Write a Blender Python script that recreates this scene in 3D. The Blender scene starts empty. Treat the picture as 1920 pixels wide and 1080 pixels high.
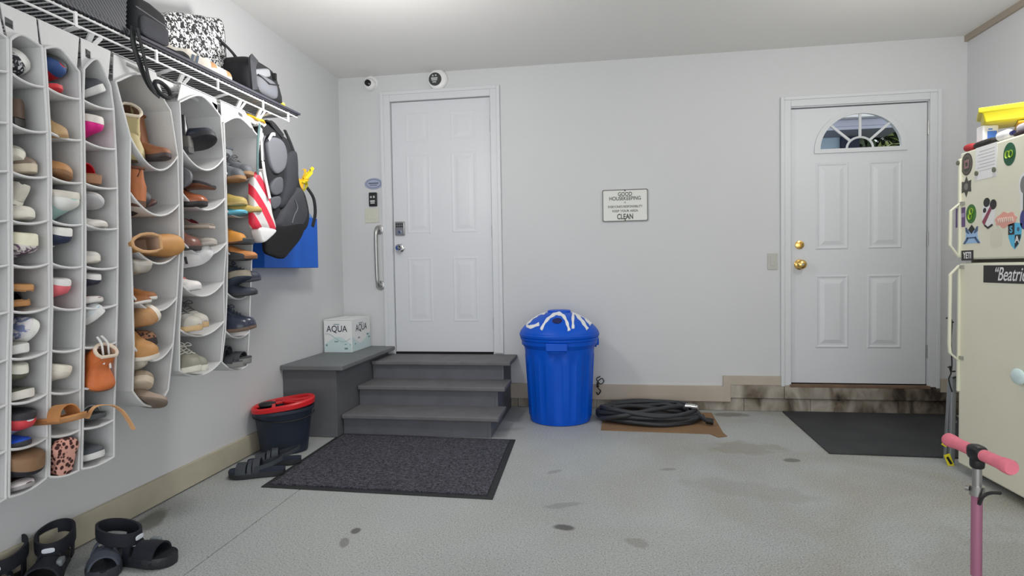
import bpy, bmesh, math, random
from mathutils import Vector, Matrix, Euler
random.seed(7)
PI = math.pi
sc = bpy.context.scene
col = sc.collection

# ------------------------------------------------------------------ camera
F, YAW, PITCH, ROLL, CH = 1091.343, 0.149054, -0.0314878, -0.0159145, 1.0917
_f = Vector((-math.sin(YAW)*math.cos(PITCH), math.cos(YAW)*math.cos(PITCH), math.sin(PITCH)))
_r = Vector((math.cos(YAW), math.sin(YAW), 0)); _u = _r.cross(_f)
_c, _s = math.cos(ROLL), math.sin(ROLL)
_r, _u = _r*_c+_u*_s, _u*_c-_r*_s
cam = bpy.data.cameras.new('camera'); camo = bpy.data.objects.new('camera', cam); col.objects.link(camo)
camo.matrix_world = Matrix(((_r.x,_u.x,-_f.x,0),(_r.y,_u.y,-_f.y,0),(_r.z,_u.z,-_f.z,CH),(0,0,0,1)))
cam.sensor_width = 36; cam.lens = F/1920*36; cam.clip_start = .05
sc.camera = camo
def at(px, py, ax, val):
    """point of the photograph (px, py) on the world plane axis ax = val"""
    d = _f + _r*((px-960)/F) - _u*((py-540)/F)
    t = (val-(0,0,CH)[ax])/d[ax]
    return Vector((0,0,CH))+d*t

# ------------------------------------------------------------------ light
sc.view_settings.view_transform = 'Standard'; sc.view_settings.look = 'None'
sc.view_settings.gamma = 1; sc.view_settings.use_curve_mapping = False
sc.view_settings.exposure = -0.25
w = bpy.data.worlds.new('sky'); sc.world = w; w.use_nodes = True
w.node_tree.nodes['Background'].inputs[0].default_value = (.95,.97,1,1)
w.node_tree.nodes['Background'].inputs[1].default_value = 1.1
def area(name, loc, rot, sx, sy, power, color):
    l = bpy.data.lights.new(name, 'AREA'); l.shape = 'RECTANGLE'; l.size = sx; l.size_y = sy; l.energy = power; l.color = color
    o = bpy.data.objects.new(name, l); o.location = loc; o.rotation_euler = rot; col.objects.link(o); return o
area('daylight', (0.2,-1.9,1.25), (PI/2,0,0), 4.2, 2.1, 74, (.95,.975,1))
def bulb(name, loc, r, power, color):
    l = bpy.data.lights.new(name, 'POINT'); l.shadow_soft_size = r; l.energy = power; l.color = color
    o = bpy.data.objects.new(name, l); o.location = loc; col.objects.link(o); return o
bulb('ceiling_bulb', (-1.15,2.75,2.02), .12, 36, (1,.985,.965))
bulb('ceiling_bulb', (1.75,2.95,2.2), .12, 22, (1,.985,.965))
sun = bpy.data.lights.new('sun','SUN'); sun.energy = 3; sun.angle = .01; suno = bpy.data.objects.new('sun',sun); suno.rotation_euler = (math.radians(40),0,math.radians(-160)); col.objects.link(suno)

# ------------------------------------------------------------------ room constants
XL, XR, YB, H = -2.101, 2.572, 4.566, 2.68
YF = -1.95
EL, ER = .429, .205          # sill heights of the left and right door

# ------------------------------------------------------------------ materials
def lin(v): v /= 255.; return v/12.92 if v <= .04045 else ((v+.055)/1.055)**2.4
K = 1.75
def C(r,g,b,k=None):
    k = K if k is None else k
    return tuple(min(.86, lin(x)*k) for x in (r,g,b))+(1,)
_m = {}
def mat(name, rgb, rough=.6, metal=0, k=None, var=0, vscale=8, bump=0, bscale=60, spec=.5, alpha=1, trans=0, sheen=0):
    if name in _m: return _m[name]
    m = bpy.data.materials.new(name); m.use_nodes = True; nt = m.node_tree; b = nt.nodes['Principled BSDF']
    c = C(*rgb, k=k)
    b.inputs['Base Color'].default_value = c; b.inputs['Roughness'].default_value = rough; b.inputs['Metallic'].default_value = metal
    b.inputs['Specular IOR Level'].default_value = spec
    if trans: b.inputs['Transmission Weight'].default_value = trans
    if sheen: b.inputs['Sheen Weight'].default_value = sheen
    if var or bump:
        tc = nt.nodes.new('ShaderNodeTexCoord')
    if var:
        n = nt.nodes.new('ShaderNodeTexNoise'); n.inputs['Scale'].default_value = vscale; n.inputs['Detail'].default_value = 5
        nt.links.new(tc.outputs['Object'], n.inputs['Vector'])
        r = nt.nodes.new('ShaderNodeValToRGB')
        r.color_ramp.elements[0].position = .3; r.color_ramp.elements[1].position = .7
        r.color_ramp.elements[0].color = tuple(x*(1-var) for x in c[:3])+(1,)
        r.color_ramp.elements[1].color = tuple(min(.9,x*(1+var)) for x in c[:3])+(1,)
        nt.links.new(n.outputs['Fac'], r.inputs[0]); nt.links.new(r.outputs[0], b.inputs['Base Color'])
    if bump:
        n = nt.nodes.new('ShaderNodeTexNoise'); n.inputs['Scale'].default_value = bscale; n.inputs['Detail'].default_value = 4
        nt.links.new(tc.outputs['Object'], n.inputs['Vector'])
        u = nt.nodes.new('ShaderNodeBump'); u.inputs['Strength'].default_value = bump; u.inputs['Distance'].default_value = .005
        nt.links.new(n.outputs['Fac'], u.inputs['Height']); nt.links.new(u.outputs[0], b.inputs['Normal'])
    _m[name] = m; return m
def pattern(name, kind, ca, cb, scale, rough=.7, lo=.45, hi=.55, cc=None):
    """two-colour procedural pattern"""
    if name in _m: return _m[name]
    m = bpy.data.materials.new(name); m.use_nodes = True; nt = m.node_tree; b = nt.nodes['Principled BSDF']; b.inputs['Roughness'].default_value = rough
    tc = nt.nodes.new('ShaderNodeTexCoord'); r = nt.nodes.new('ShaderNodeValToRGB'); r.color_ramp.interpolation = 'LINEAR'
    r.color_ramp.elements[0].position = lo; r.color_ramp.elements[1].position = hi
    r.color_ramp.elements[0].color = C(*ca); r.color_ramp.elements[1].color = C(*cb)
    if kind == 'voronoi':
        n = nt.nodes.new('ShaderNodeTexVoronoi'); n.inputs['Scale'].default_value = scale; out = n.outputs['Distance']
    elif kind == 'edge':
        n = nt.nodes.new('ShaderNodeTexVoronoi'); n.feature = 'DISTANCE_TO_EDGE'; n.inputs['Scale'].default_value = scale; out = n.outputs['Distance']
    elif kind == 'noise':
        n = nt.nodes.new('ShaderNodeTexNoise'); n.inputs['Scale'].default_value = scale; n.inputs['Detail'].default_value = 3; out = n.outputs['Fac']
        if 'Distortion' in n.inputs: n.inputs['Distortion'].default_value = 1.2
    elif kind == 'wave':
        n = nt.nodes.new('ShaderNodeTexWave'); n.inputs['Scale'].default_value = scale; n.bands_direction = 'DIAGONAL'; n.inputs['Distortion'].default_value = 1.0; out = n.outputs['Fac']
    elif kind == 'checker':
        n = nt.nodes.new('ShaderNodeTexChecker'); n.inputs['Scale'].default_value = scale; out = n.outputs['Fac']
    nt.links.new(tc.outputs['Object'], n.inputs['Vector']); nt.links.new(out, r.inputs[0]); nt.links.new(r.outputs[0], b.inputs['Base Color'])
    _m[name] = m; return m

# ------------------------------------------------------------------ mesh helpers
class MB:
    def __init__(s): s.v = []; s.f = []; s.mi = []
    def add(s, vs, fs, mi=0):
        o = len(s.v); s.v += [tuple(v) for v in vs]; s.f += [tuple(i+o for i in f) for f in fs]
        s.mi += (mi if isinstance(mi, list) else [mi]*len(fs)); return s
    def box(s, lo, hi, mi=0, M=None):
        x0,y0,z0 = lo; x1,y1,z1 = hi
        vs = [Vector(p) for p in ((x0,y0,z0),(x1,y0,z0),(x1,y1,z0),(x0,y1,z0),(x0,y0,z1),(x1,y0,z1),(x1,y1,z1),(x0,y1,z1))]
        if M: vs = [M@v for v in vs]
        return s.add(vs, [(3,2,1,0),(4,5,6,7),(0,1,5,4),(1,2,6,5),(2,3,7,6),(3,0,4,7)], mi)
    def bar(s, a, b, wd, th, up=(0,0,1), mi=0):
        a = Vector(a); b = Vector(b); d = (b-a); L = d.length; d.normalize(); sx = d.cross(Vector(up)); sx.normalize(); u = sx.cross(d)
        M = Matrix(((d.x,sx.x,u.x,a.x),(d.y,sx.y,u.y,a.y),(d.z,sx.z,u.z,a.z),(0,0,0,1)))
        return s.box((0,-wd/2,-th/2),(L,wd/2,th/2),mi,M)
    def rings(s, rs, closed=False, caps=True, mi=0, mif=None):
        n = len(rs[0]); vs = [p for r in rs for p in r]; fs = []; ms = []
        R_ = len(rs)
        for i in range(R_ if closed else R_-1):
            for j in range(n):
                a = i*n+j; b = i*n+(j+1)%n; c = ((i+1)%R_)*n+(j+1)%n; d = ((i+1)%R_)*n+j
                fs.append((a,b,c,d)); ms.append(mif(i,j) if mif else mi)
        if caps and not closed:
            fs.append(tuple(reversed(range(n)))); ms.append(mi); fs.append(tuple((R_-1)*n+j for j in range(n))); ms.append(mi)
        return s.add(vs, fs, ms)
    def tube(s, pts, r, seg=8, closed=False, mi=0, sq=1.0):
        pts = [Vector(p) for p in pts]; n = len(pts); rs = []; u = None
        for i, p in enumerate(pts):
            a = pts[(i-1)%n] if (closed or i) else p; b = pts[(i+1)%n] if (closed or i < n-1) else p
            t = (b-a); t = t.normalized() if t.length > 1e-9 else Vector((0,0,1))
            if u is None: u = t.orthogonal().normalized()
            else:
                u = u - t*u.dot(t); u = u.normalized() if u.length > 1e-6 else t.orthogonal().normalized()
            v = t.cross(u); rr = r[i] if isinstance(r, (list,tuple)) else r
            rs.append([p+u*(math.cos(2*PI*k/seg)*rr)+v*(math.sin(2*PI*k/seg)*rr*sq) for k in range(seg)])
        return s.rings(rs, closed=closed, mi=mi)
    def lathe(s, prof, c=(0,0,0), seg=32, mi=0, ax='z', sy=1.0, M=None):
        rs = []
        for r, z in prof:
            ring = []
            for k in range(seg):
                a = 2*PI*k/seg; p = Vector((math.cos(a)*r, math.sin(a)*r*sy, z))
                if ax == 'y': p = Vector((p.x, -p.z, p.y))     # axis pointing to -y
                if ax == 'x': p = Vector((-p.z, p.y, p.x))     # axis pointing to -x
                if M: p = M@p
                ring.append(p+Vector(c))
            rs.append(ring)
        return s.rings(rs, mi=mi)
    def prism(s, poly, a, b, plane='xz', mi=0):
        """2D polygon extruded from a to b along the remaining axis"""
        def P(u,v,t): return (u,t,v) if plane == 'xz' else ((t,u,v) if plane == 'yz' else (u,v,t))
        n = len(poly); vs = [P(u,v,a) for u,v in poly]+[P(u,v,b) for u,v in poly]
        return s.add(vs, [tuple(range(n)), tuple(reversed(range(n,2*n)))]+[(i,i+n,(i+1)%n+n,(i+1)%n) for i in range(n)], mi)
    def band(s, path, x0, x1, th, mi=0):
        """sheet of fabric: a yz path with thickness, running along x"""
        n = len(path); P = [Vector((0,p[0],p[1])) for p in path]; off = []
        for i in range(n):
            t = (P[min(i+1,n-1)]-P[max(i-1,0)]).normalized(); off.append(Vector((0,-t.z,t.y))*(th/2))
        ring = lambda x: [Vector((x,0,0))+P[i]+off[i] for i in range(n)]+[Vector((x,0,0))+P[i]-off[i] for i in reversed(range(n))]
        r0, r1 = ring(x0), ring(x1); m = 2*n; vs = r0+r1
        fs = [(i,(i+1)%m,(i+1)%m+m,i+m) for i in range(m)]
        for i in range(n-1): fs += [(i,m-1-i,m-2-i,i+1), (i+m,i+1+m,2*m-2-i,2*m-1-i)]
        return s.add(vs, fs, mi)
    def blob(s, c, r, e1=.5, e2=.5, nu=20, nv=12, M=None, mi=0, f=None):
        """superellipsoid; small exponents are boxy"""
        sg = lambda v,e: math.copysign(abs(v)**e, v); rs = []
        for i in range(nv+1):
            ph = -PI/2+PI*i/nv; ph = max(-PI/2+.02, min(PI/2-.02, ph)); ring = []
            for j in range(nu):
                th = 2*PI*j/nu
                p = Vector((sg(math.cos(ph),e1)*sg(math.cos(th),e2)*r[0], sg(math.cos(ph),e1)*sg(math.sin(th),e2)*r[1], sg(math.sin(ph),e1)*r[2]))
                if f: p = Vector(f(p))
                if M: p = M@p
                ring.append(p+Vector(c))
            rs.append(ring)
        return s.rings(rs, mi=mi)
    def build(s, name, mats, parent=None, smooth=True, bevel=0, sub=0, angle=40, tag=None):
        me = bpy.data.meshes.new(name); me.from_pydata([tuple(v) for v in s.v], [], s.f); 
        if not isinstance(mats, (list,tuple)): mats = [mats]
        for m in mats: me.materials.append(m)
        me.polygons.foreach_set('material_index', s.mi)
        bm = bmesh.new(); bm.from_mesh(me); bmesh.ops.recalc_face_normals(bm, faces=bm.faces); bm.to_mesh(me); bm.free()
        me.update()
        if smooth:
            me.polygons.foreach_set('use_smooth', [True]*len(me.polygons)); me.set_sharp_from_angle(angle=math.radians(angle))
        o = bpy.data.objects.new(name, me); col.objects.link(o)
        if parent: o.parent = parent
        if bevel:
            b = o.modifiers.new('bevel','BEVEL'); b.width = bevel; b.segments = 2; b.limit_method = 'ANGLE'
        if sub:
            b = o.modifiers.new('sub','SUBSURF'); b.levels = sub; b.render_levels = sub
        return o
def thing(name, label, cat, loc=(0,0,0), rot=(0,0,0), group=None):
    o = bpy.data.objects.new(name, None); o.empty_display_size = .05; col.objects.link(o); o.location = loc; o.rotation_euler = rot
    o['label'] = label; o['category'] = cat
    if group: o['group'] = group
    return o
def tag(o, label, cat, group=None):
    o['label'] = label; o['category'] = cat
    if group: o['group'] = group
    return o
def struct(o): o['kind'] = 'structure'; return o
def plab(o, l): o['label'] = l; return o
def shape2d(name, loops, th, M, m, parent=None, bevel=0):
    """filled 2D outline with holes, th thick, placed by matrix M (local xy -> plane)"""
    cu = bpy.data.curves.new(name, 'CURVE'); cu.dimensions = '2D'; cu.fill_mode = 'BOTH'; cu.extrude = th/2
    for lp in loops:
        s = cu.splines.new('POLY'); s.points.add(len(lp)-1)
        for i,(x,y) in enumerate(lp): s.points[i].co = (x,y,0,1)
        s.use_cyclic_u = True
    t = bpy.data.objects.new('tmp', cu); col.objects.link(t)
    dg = bpy.context.evaluated_depsgraph_get(); me = bpy.data.meshes.new_from_object(t.evaluated_get(dg)); bpy.data.objects.remove(t)
    me.transform(M); me.materials.clear(); me.materials.append(m); me.name = name
    o = bpy.data.objects.new(name, me); col.objects.link(o)
    if parent: o.parent = parent
    if bevel:
        b = o.modifiers.new('bevel','BEVEL'); b.width = bevel; b.segments = 2; b.limit_method = 'ANGLE'
    return o
def text(s, size, M, m, name='lettering', parent=None, bold=.0, shear=0, sx=1.0, space=1.0, th=.0006, lines=None):
    cu = bpy.data.curves.new(name, 'FONT'); cu.body = s; cu.size = size; cu.align_x = 'CENTER'; cu.align_y = 'CENTER'; cu.extrude = th/2
    cu.offset = bold*size; cu.shear = shear; cu.space_character = space
    if lines: cu.space_line = lines
    t = bpy.data.objects.new('tmp', cu); col.objects.link(t)
    dg = bpy.context.evaluated_depsgraph_get(); me = bpy.data.meshes.new_from_object(t.evaluated_get(dg)); bpy.data.objects.remove(t)
    me.transform(M @ Matrix.Diagonal((sx,1,1,1))); me.materials.clear(); me.materials.append(m); me.name = name
    o = bpy.data.objects.new(name, me); col.objects.link(o)
    if parent: o.parent = parent
    return o
def Mback(x,z,y=YB, rot=0):   # plane facing -y (the back wall), local x -> +x, local y -> +z
    return Matrix(((1,0,0,x),(0,0,-1,y),(0,1,0,z),(0,0,0,1))) @ Matrix.Rotation(rot,4,'Z')
def Mneg(x,y,z, rot=0):       # plane facing -x (fridge front), local x -> -y (to the reader's right), local y -> +z
    return Matrix(((0,0,-1,x),(-1,0,0,y),(0,1,0,z),(0,0,0,1))) @ Matrix.Rotation(rot,4,'Z')
def Mpos(x,y,z, rot=0):       # plane facing +x, local x -> +y
    return Matrix(((0,0,1,x),(1,0,0,y),(0,1,0,z),(0,0,0,1))) @ Matrix.Rotation(rot,4,'Z')
def smooth_path(pts, n=6, closed=False):
    P = [Vector(p) for p in pts]; out = []; N = len(P)
    for i in range(N if closed else N-1):
        g = (lambda k: P[k%N]) if closed else (lambda k: P[max(0,min(N-1,k))])
        p0,p1,p2,p3 = g(i-1),g(i),g(i+1),g(i+2)
        for k in range(n):
            t = k/n; out.append(.5*((2*p1)+(p2-p0)*t+(2*p0-5*p1+4*p2-p3)*t*t+(-p0+3*p1-3*p2+p3)*t**3))
    if not closed: out.append(P[-1])
    return out
def interp(tbl, t):
    for (a,va),(b,vb) in zip(tbl, tbl[1:]):
        if t <= b:
            u = (t-a)/(b-a) if b > a else 0; return va+(vb-va)*u
    return tbl[-1][1]

# common materials
M_wall = mat('white_painted_drywall', (187,188,189), .85, k=1.33, bump=.05, bscale=120, var=.015, vscale=1.2)
M_ceil = mat('flat_white_ceiling', (172,171,169), .9, k=1.95, bump=.08, bscale=90)
M_trim = mat('white_trim_paint', (188,190,192), .45, k=1.38)
M_door = mat('white_door_paint', (190,192,195), .42, k=1.36)
M_taupe = mat('taupe_painted_board', (150,141,129), .7, k=1.6, var=.05, vscale=6)
M_taupe_l = mat('taupe_painted_side_board', (146,140,124), .7, k=1.75, var=.08, vscale=7)
M_steel = mat('satin_steel', (150,150,148), .32, metal=1, k=1.5)
M_nickel = mat('polished_nickel', (175,175,175), .15, metal=1, k=1.6)
M_brass = mat('brass', (196,160,95), .22, metal=1, k=1.6)
M_black = mat('black_plastic', (26,26,28), .45, k=1.1)
M_darkgap = mat('dark_gap', (18,17,16), .9, k=1)
M_whitep = mat('white_plastic', (205,206,204), .4, k=1.4)
M_wire = mat('white_coated_wire', (214,214,216), .35, k=1.4)
M_fab = mat('white_nonwoven_fabric', (190,190,190), .9, k=1.36, bump=.15, bscale=200, var=.03, vscale=7)
M_pipe = mat('white_fabric_binding', (214,213,208), .8, k=1.5)

# floor ------------------------------------------------------------
def floor_material():
    m = bpy.data.materials.new('speckled_concrete'); m.use_nodes = True; nt = m.node_tree; b = nt.nodes['Principled BSDF']; L = nt.links.new
    tc = nt.nodes.new('ShaderNodeTexCoord')
    def noise(s, d=4, dist=0):
        n = nt.nodes.new('ShaderNodeTexNoise'); n.inputs['Scale'].default_value = s; n.inputs['Detail'].default_value = d; n.inputs['Distortion'].default_value = dist
        L(tc.outputs['Object'], n.inputs['Vector']); return n.outputs['Fac']
    def ramp(src, stops):
        r = nt.nodes.new('ShaderNodeValToRGB'); e = r.color_ramp.elements
        while len(e) < len(stops): e.new(.5)
        for el,(p,c) in zip(e, stops): el.position = p; el.color = c
        L(src, r.inputs[0]); return r.outputs[0]
    def mix(a, b_, f, mode='MIX'):
        n = nt.nodes.new('ShaderNodeMix'); n.data_type = 'RGBA'; n.blend_type = mode
        for s_, v in ((n.inputs[6],a),(n.inputs[7],b_),(n.inputs[0],f)):
            if hasattr(v,'is_linked') or hasattr(v,'node'): L(v, s_)
            else: s_.default_value = v
        return n.outputs[2]
    base = ramp(noise(1.1,5), [(.3,C(146,149,149,1.36)),(.7,C(160,163,162,1.36))])
    brown = ramp(noise(1.6,6,.6), [(.42,(0,0,0,1)),(.68,(1,1,1,1))])
    sep = nt.nodes.new('ShaderNodeSeparateXYZ'); L(tc.outputs['Object'], sep.inputs[0])
    mr = nt.nodes.new('ShaderNodeMapRange'); mr.inputs[1].default_value = -.6; mr.inputs[2].default_value = 2.0; mr.inputs[3].default_value = .12; mr.inputs[4].default_value = .8; L(sep.outputs[0], mr.inputs[0])
    mul = nt.nodes.new('ShaderNodeMath'); mul.operation = 'MULTIPLY'; L(brown, mul.inputs[0]); L(mr.outputs[0], mul.inputs[1])
    c1 = mix(base, C(134,128,110,1.36), mul.outputs[0])
    sp = ramp(noise(150,2), [(.34,(.35,.35,.35,1)),(.46,(1,1,1,1))])
    c2 = mix(c1, sp, .6, 'MULTIPLY')
    sp2 = ramp(noise(150,2), [(.58,(0,0,0,1)),(.7,(.5,.5,.5,1))]); 
    c3 = mix(c2, (.75,.75,.74,1), sp2)
    # worn patches and dark drips, each where it lies on the slab
    dist = noise(9,4)
    prev = c3
    for (x,y,rx,ry,ang,dk,rgb) in [(-1.99,2.30,.055,.15,.35,.75,(86,84,78)), (at(667,996,2,0).x,at(667,996,2,0).y,.020,.030,.2,.85,(78,76,72)), (at(646,1017,2,0).x,at(646,1017,2,0).y,.018,.048,.35,.6,(92,90,86)), (-.165,2.43,.05,.028,0,.85,(70,69,66)),
                           (.135,2.33,.055,.035,-.6,.45,(110,108,102)), (.85,3.62,.22,.14,.2,.45,(120,112,92)), (1.05,3.42,.05,.03,.2,.7,(74,72,66)),
                           (-.18,2.66,.10,.03,.4,.45,(110,110,108)), (.7,2.95,.35,.12,-.3,.22,(116,110,96)), (1.5,2.3,.5,.25,.4,.25,(120,112,94)), (-.25,3.1,.05,.02,.7,.5,(112,112,108)),
                           (.95,4.43,.12,.07,.0,.6,(84,74,58)), (-.62,3.9,.10,.05,.4,.35,(110,108,100)), (.35,3.2,.05,.02,.3,.5,(104,102,96))]:
        mp = nt.nodes.new('ShaderNodeMapping'); mp.vector_type = 'TEXTURE'; mp.inputs['Location'].default_value = (x,y,0); mp.inputs['Rotation'].default_value = (0,0,ang); mp.inputs['Scale'].default_value = (rx,ry,1)
        L(tc.outputs['Object'], mp.inputs['Vector'])
        ln = nt.nodes.new('ShaderNodeVectorMath'); ln.operation = 'LENGTH'; L(mp.outputs[0], ln.inputs[0])
        ad = nt.nodes.new('ShaderNodeMath'); ad.operation = 'MULTIPLY_ADD'; L(dist, ad.inputs[0]); ad.inputs[1].default_value = 1.5; L(ln.outputs['Value'], ad.inputs[2])
        fr = nt.nodes.new('ShaderNodeMapRange'); fr.inputs[1].default_value = 1.45; fr.inputs[2].default_value = 1.85; fr.inputs[3].default_value = dk; fr.inputs[4].default_value = 0; L(ad.outputs[0], fr.inputs[0])
        prev = mix(prev, C(*rgb,1.3), fr.outputs[0])
    L(prev, b.inputs['Base Color']); b.inputs['Roughness'].default_value = .55; b.inputs['Specular IOR Level'].default_value = .35
    bp = nt.nodes.new('ShaderNodeBump'); bp.inputs['Strength'].default_value = .15; bp.inputs['Distance'].default_value = .003; L(noise(130,3), bp.inputs['Height']); L(bp.outputs[0], b.inputs['Normal'])
    return m
fl = MB().box((XL-.1,YF,-.12),(-1.508,YB+.1,0)).box((-1.502,YF,-.12),(XR+.1,YB+.1,0)).box((-1.508,YF,-.12),(-1.502,YB+.1,-.004)).build('floor', floor_material(), smooth=False); struct(fl)
# outside slabs and ground
M_drive = mat('driveway_concrete', (150,150,145), .9, k=1.3, var=.1, vscale=3)
struct(MB().box((-9,-14,-.2),(9,YF-.001,-.01)).build('driveway', M_drive, smooth=False))
M_grass = mat('lawn_ground', (70,84,50), .95, k=1, var=.3, vscale=4)
struct(MB().box((-6,YB+.25,-.3),(12,16,-.05)).build('lawn', M_grass, smooth=False))

# walls ------------------------------------------------------------
struct(MB().box((XL-.12,YF,0),(XL,YB+.12,H)).build('wall_left', M_wall, smooth=False))
struct(MB().box((XR,YF,0),(XR+.12,YB+.12,H)).build('wall_right', M_wall, smooth=False))
struct(MB().box((XL-.12,YF,H),(XR+.12,YB+.12,H+.12)).build('ceiling', M_ceil, smooth=False))
LX0, LX1 = -1.656, -.843; RX0, RX1 = 1.408, 2.322
FX, FZ, FRX, FRZ = 1.88, ER+1.725, .285, .262     # fanlight centre and radii
zc = ER
door_hole_R = [(RX0-.02,zc),(RX1+.02,zc),(RX1+.02,zc+2.05),(RX0-.02,zc+2.05)]
door_hole_L = [(LX0-.02,EL),(LX1+.02,EL),(LX1+.02,EL+2.05),(LX0-.02,EL+2.05)]
bw = shape2d('wall_back', [[(XL,.16),(.95,.16),(.95,ER-.001),(XR,ER-.001),(XR,H),(XL,H)], door_hole_L, door_hole_R[:1]+door_hole_R[1:]], .15, Mback(0,0,YB+.075), M_wall); struct(bw)
# header and stub walls at the open garage door behind the camera
struct(MB().box((XL,YF,2.25),(XR,YF+.15,H)).box((XL,YF,0),(XL+.2,YF+.15,2.25)).box((XR-.2,YF,0),(XR,YF+.15,2.25)).build('wall_front', M_wall, smooth=False))
# foundation courses under the back wall
def masonry():
    m = bpy.data.materials.new('stained_concrete_curb'); m.use_nodes = True; nt = m.node_tree; b = nt.nodes['Principled BSDF']; L = nt.links.new
    tc = nt.nodes.new('ShaderNodeTexCoord'); mp = nt.nodes.new('ShaderNodeMapping'); mp.inputs['Scale'].default_value = (1,1,.55); L(tc.outputs['Object'], mp.inputs[0])
    n = nt.nodes.new('ShaderNodeTexNoise'); n.inputs['Scale'].default_value = 7; n.inputs['Detail'].default_value = 7; n.inputs['Distortion'].default_value = .5; L(mp.outputs[0], n.inputs['Vector'])
    r = nt.nodes.new('ShaderNodeValToRGB'); e = r.color_ramp.elements; e.new(.5); e.new(.6)
    for el,(p,c) in zip(e, [(.30,(44,38,32)),(.40,(98,88,76)),(.50,(128,121,110)),(.68,(160,154,144))]): el.position = p; el.color = C(*c,1.35)
    sx = nt.nodes.new('ShaderNodeSeparateXYZ'); L(tc.outputs['Object'], sx.inputs[0])      # water staining, heavier under the right door
    mr = nt.nodes.new('ShaderNodeMapRange'); mr.inputs[1].default_value = 1.0; mr.inputs[2].default_value = 2.4; mr.inputs[3].default_value = .02; mr.inputs[4].default_value = -.13; L(sx.outputs[0], mr.inputs[0])
    ad = nt.nodes.new('ShaderNodeMath'); ad.operation = 'ADD'; L(n.outputs['Fac'], ad.inputs[0]); L(mr.outputs[0], ad.inputs[1])
    L(ad.outputs[0], r.inputs[0]); L(r.outputs[0], b.inputs['Base Color']); b.inputs['Roughness'].default_value = .85
    bp = nt.nodes.new('ShaderNodeBump'); bp.inputs['Strength'].default_value = .4; bp.inputs['Distance'].default_value = .01; L(n.outputs['Fac'], bp.inputs['Height']); L(bp.outputs[0], b.inputs['Normal'])
    return m
M_mas = masonry()
fo = MB()
x = XL
for i, ln in enumerate([.9,.55,.62,.58,.52,.47,.60,.47]):
    fo.box((x,YB-.002,0),(min(XR,x+ln-.002),YB+.14,.096)); x += ln
fo.box((.951,YB-.018,.100),(1.35,YB+.14,ER-.002)).box((XL,YB-.004,.098),(.949,YB+.14,.159)).box((1.353,YB-.018,.100),(XR,YB+.14,ER-.002))
fo = fo.build('wall_foundation', M_mas, smooth=False, bevel=.004); struct(fo)
# baseboards
struct(MB().prism([(-.80,.072),(.968,.072),(.968,.200),(1.327,.200),(1.327,.267),(.916,.267),(.916,.189),(-.80,.189)], YB-.022, YB, 'xz').build('baseboard_back', M_taupe, smooth=False, bevel=.002))
struct(MB().prism([(2.405,.165),(XR-.0,.165),(XR-.0,.262),(2.405,.262)], YB-.022, YB, 'xz').build('baseboard_corner', M_taupe, smooth=False, bevel=.002))
struct(MB().box((XL,YF,.006),(XL+.02,3.585,.124)).build('baseboard_left', M_taupe_l, smooth=False, bevel=.002))
struct(MB().box((XR-.02,YF,H-.042),(XR,YB,H)).build('trim_1', mat('taupe_crown_board',(138,128,116),.7,k=1.5), smooth=False))

# doors ------------------------------------------------------------
def panel_ring(mb, x0,x1,z0,z1, y, d=1.0):
    """moulded raised panel on a door face"""
    prof = [(0,0),(.006,.0045),(.013,.0045),(.022,.0005),(.034,.0005),(.062,.007)]
    rs = [[(x0+o,y-h*d,z0+o),(x1-o,y-h*d,z0+o),(x1-o,y-h*d,z1-o),(x0+o,y-h*d,z1-o)] for o,h in prof]
    return mb.rings([[Vector(p) for p in r] for r in rs], caps=True)
def casing(x0,x1,z0,z1,w,extra=None):
    mb = MB()
    for a,b in ((x0-w,x0),(x1,x1+w)):
        mb.box((a,YB-.016,z0),(b,YB,z1+w)); 
    mb.box((x0,YB-.016,z1),(x1,YB,z1+w))
    q = w*.34
    mb.box((x0-w,YB-.024,z0),(x0-w+q,YB-.016,z1+w)).box((x1+w-q,YB-.024,z0),(x1+w,YB-.016,z1+w)).box((x0-w+q,YB-.024,z1+w-q),(x1+w-q,YB-.016,z1+w))
    return mb
# left door
YD = YB+.012
struct(casing(LX0-.006,LX1+.006,EL-.0,EL+2.035,.078).build('trim_2', M_trim, smooth=False, bevel=.003))
# jamb and threshold
struct(MB().box((LX0-.02,YB,EL),(LX0-.005,YB+.14,EL+2.05)).box((LX1+.005,YB,EL),(LX1+.02,YB+.14,EL+2.05)).box((LX0-.02,YB,EL+2.036),(LX1+.02,YB+.14,EL+2.05)).build('trim_3', M_trim, smooth=False))
dL = MB().box((LX0,YD,EL+.006),(LX1,YD+.04,EL+2.03)).build('door_1', M_door, smooth=False); struct(dL)
for (a,b,c,d) in [(-1.53,-1.35,2.15,2.355),(-1.155,-.972,2.15,2.355),(-1.53,-1.35,1.41,2.03),(-1.155,-.972,1.41,2.03),(-1.53,-1.35,.69,1.19),(-1.155,-.972,.69,1.19)]:
    panel_ring(MB(), a-.012,b+.012,c-.012,d+.012, YD, .38).build('door_panel', M_door, dL, smooth=False)
struct(MB().box((LX0,YB-.002,EL-.012),(LX1,YB+.1,EL+.004)).build('trim_4', M_darkgap, smooth=False))
def hinge(x, z, parent, right=True):
    mb = MB().box((x-.003,YD-.004,z-.045),(x+.010,YD+.004,z+.045)).tube([(x+.003,YD-.009,z-.048),(x+.003,YD-.009,z+.048)], .006, 10)
    plab(mb.build('hinge', M_steel, parent), 'satin steel hinge')
for z in (2.235,1.40,.66): hinge(LX1+.003, z, dL)
kb = MB().box((-1.64,YD-.022,1.385),(-1.560,YD-.0,1.497)); kp = kb.build('keypad_lock', M_steel, dL, bevel=.005)
kk = MB().box((-1.632,YD-.026,1.445),(-1.568,YD-.0215,1.49)).build('keypad', mat('grey_keypad',(96,97,98),.4), kp)
mb = MB()
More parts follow.
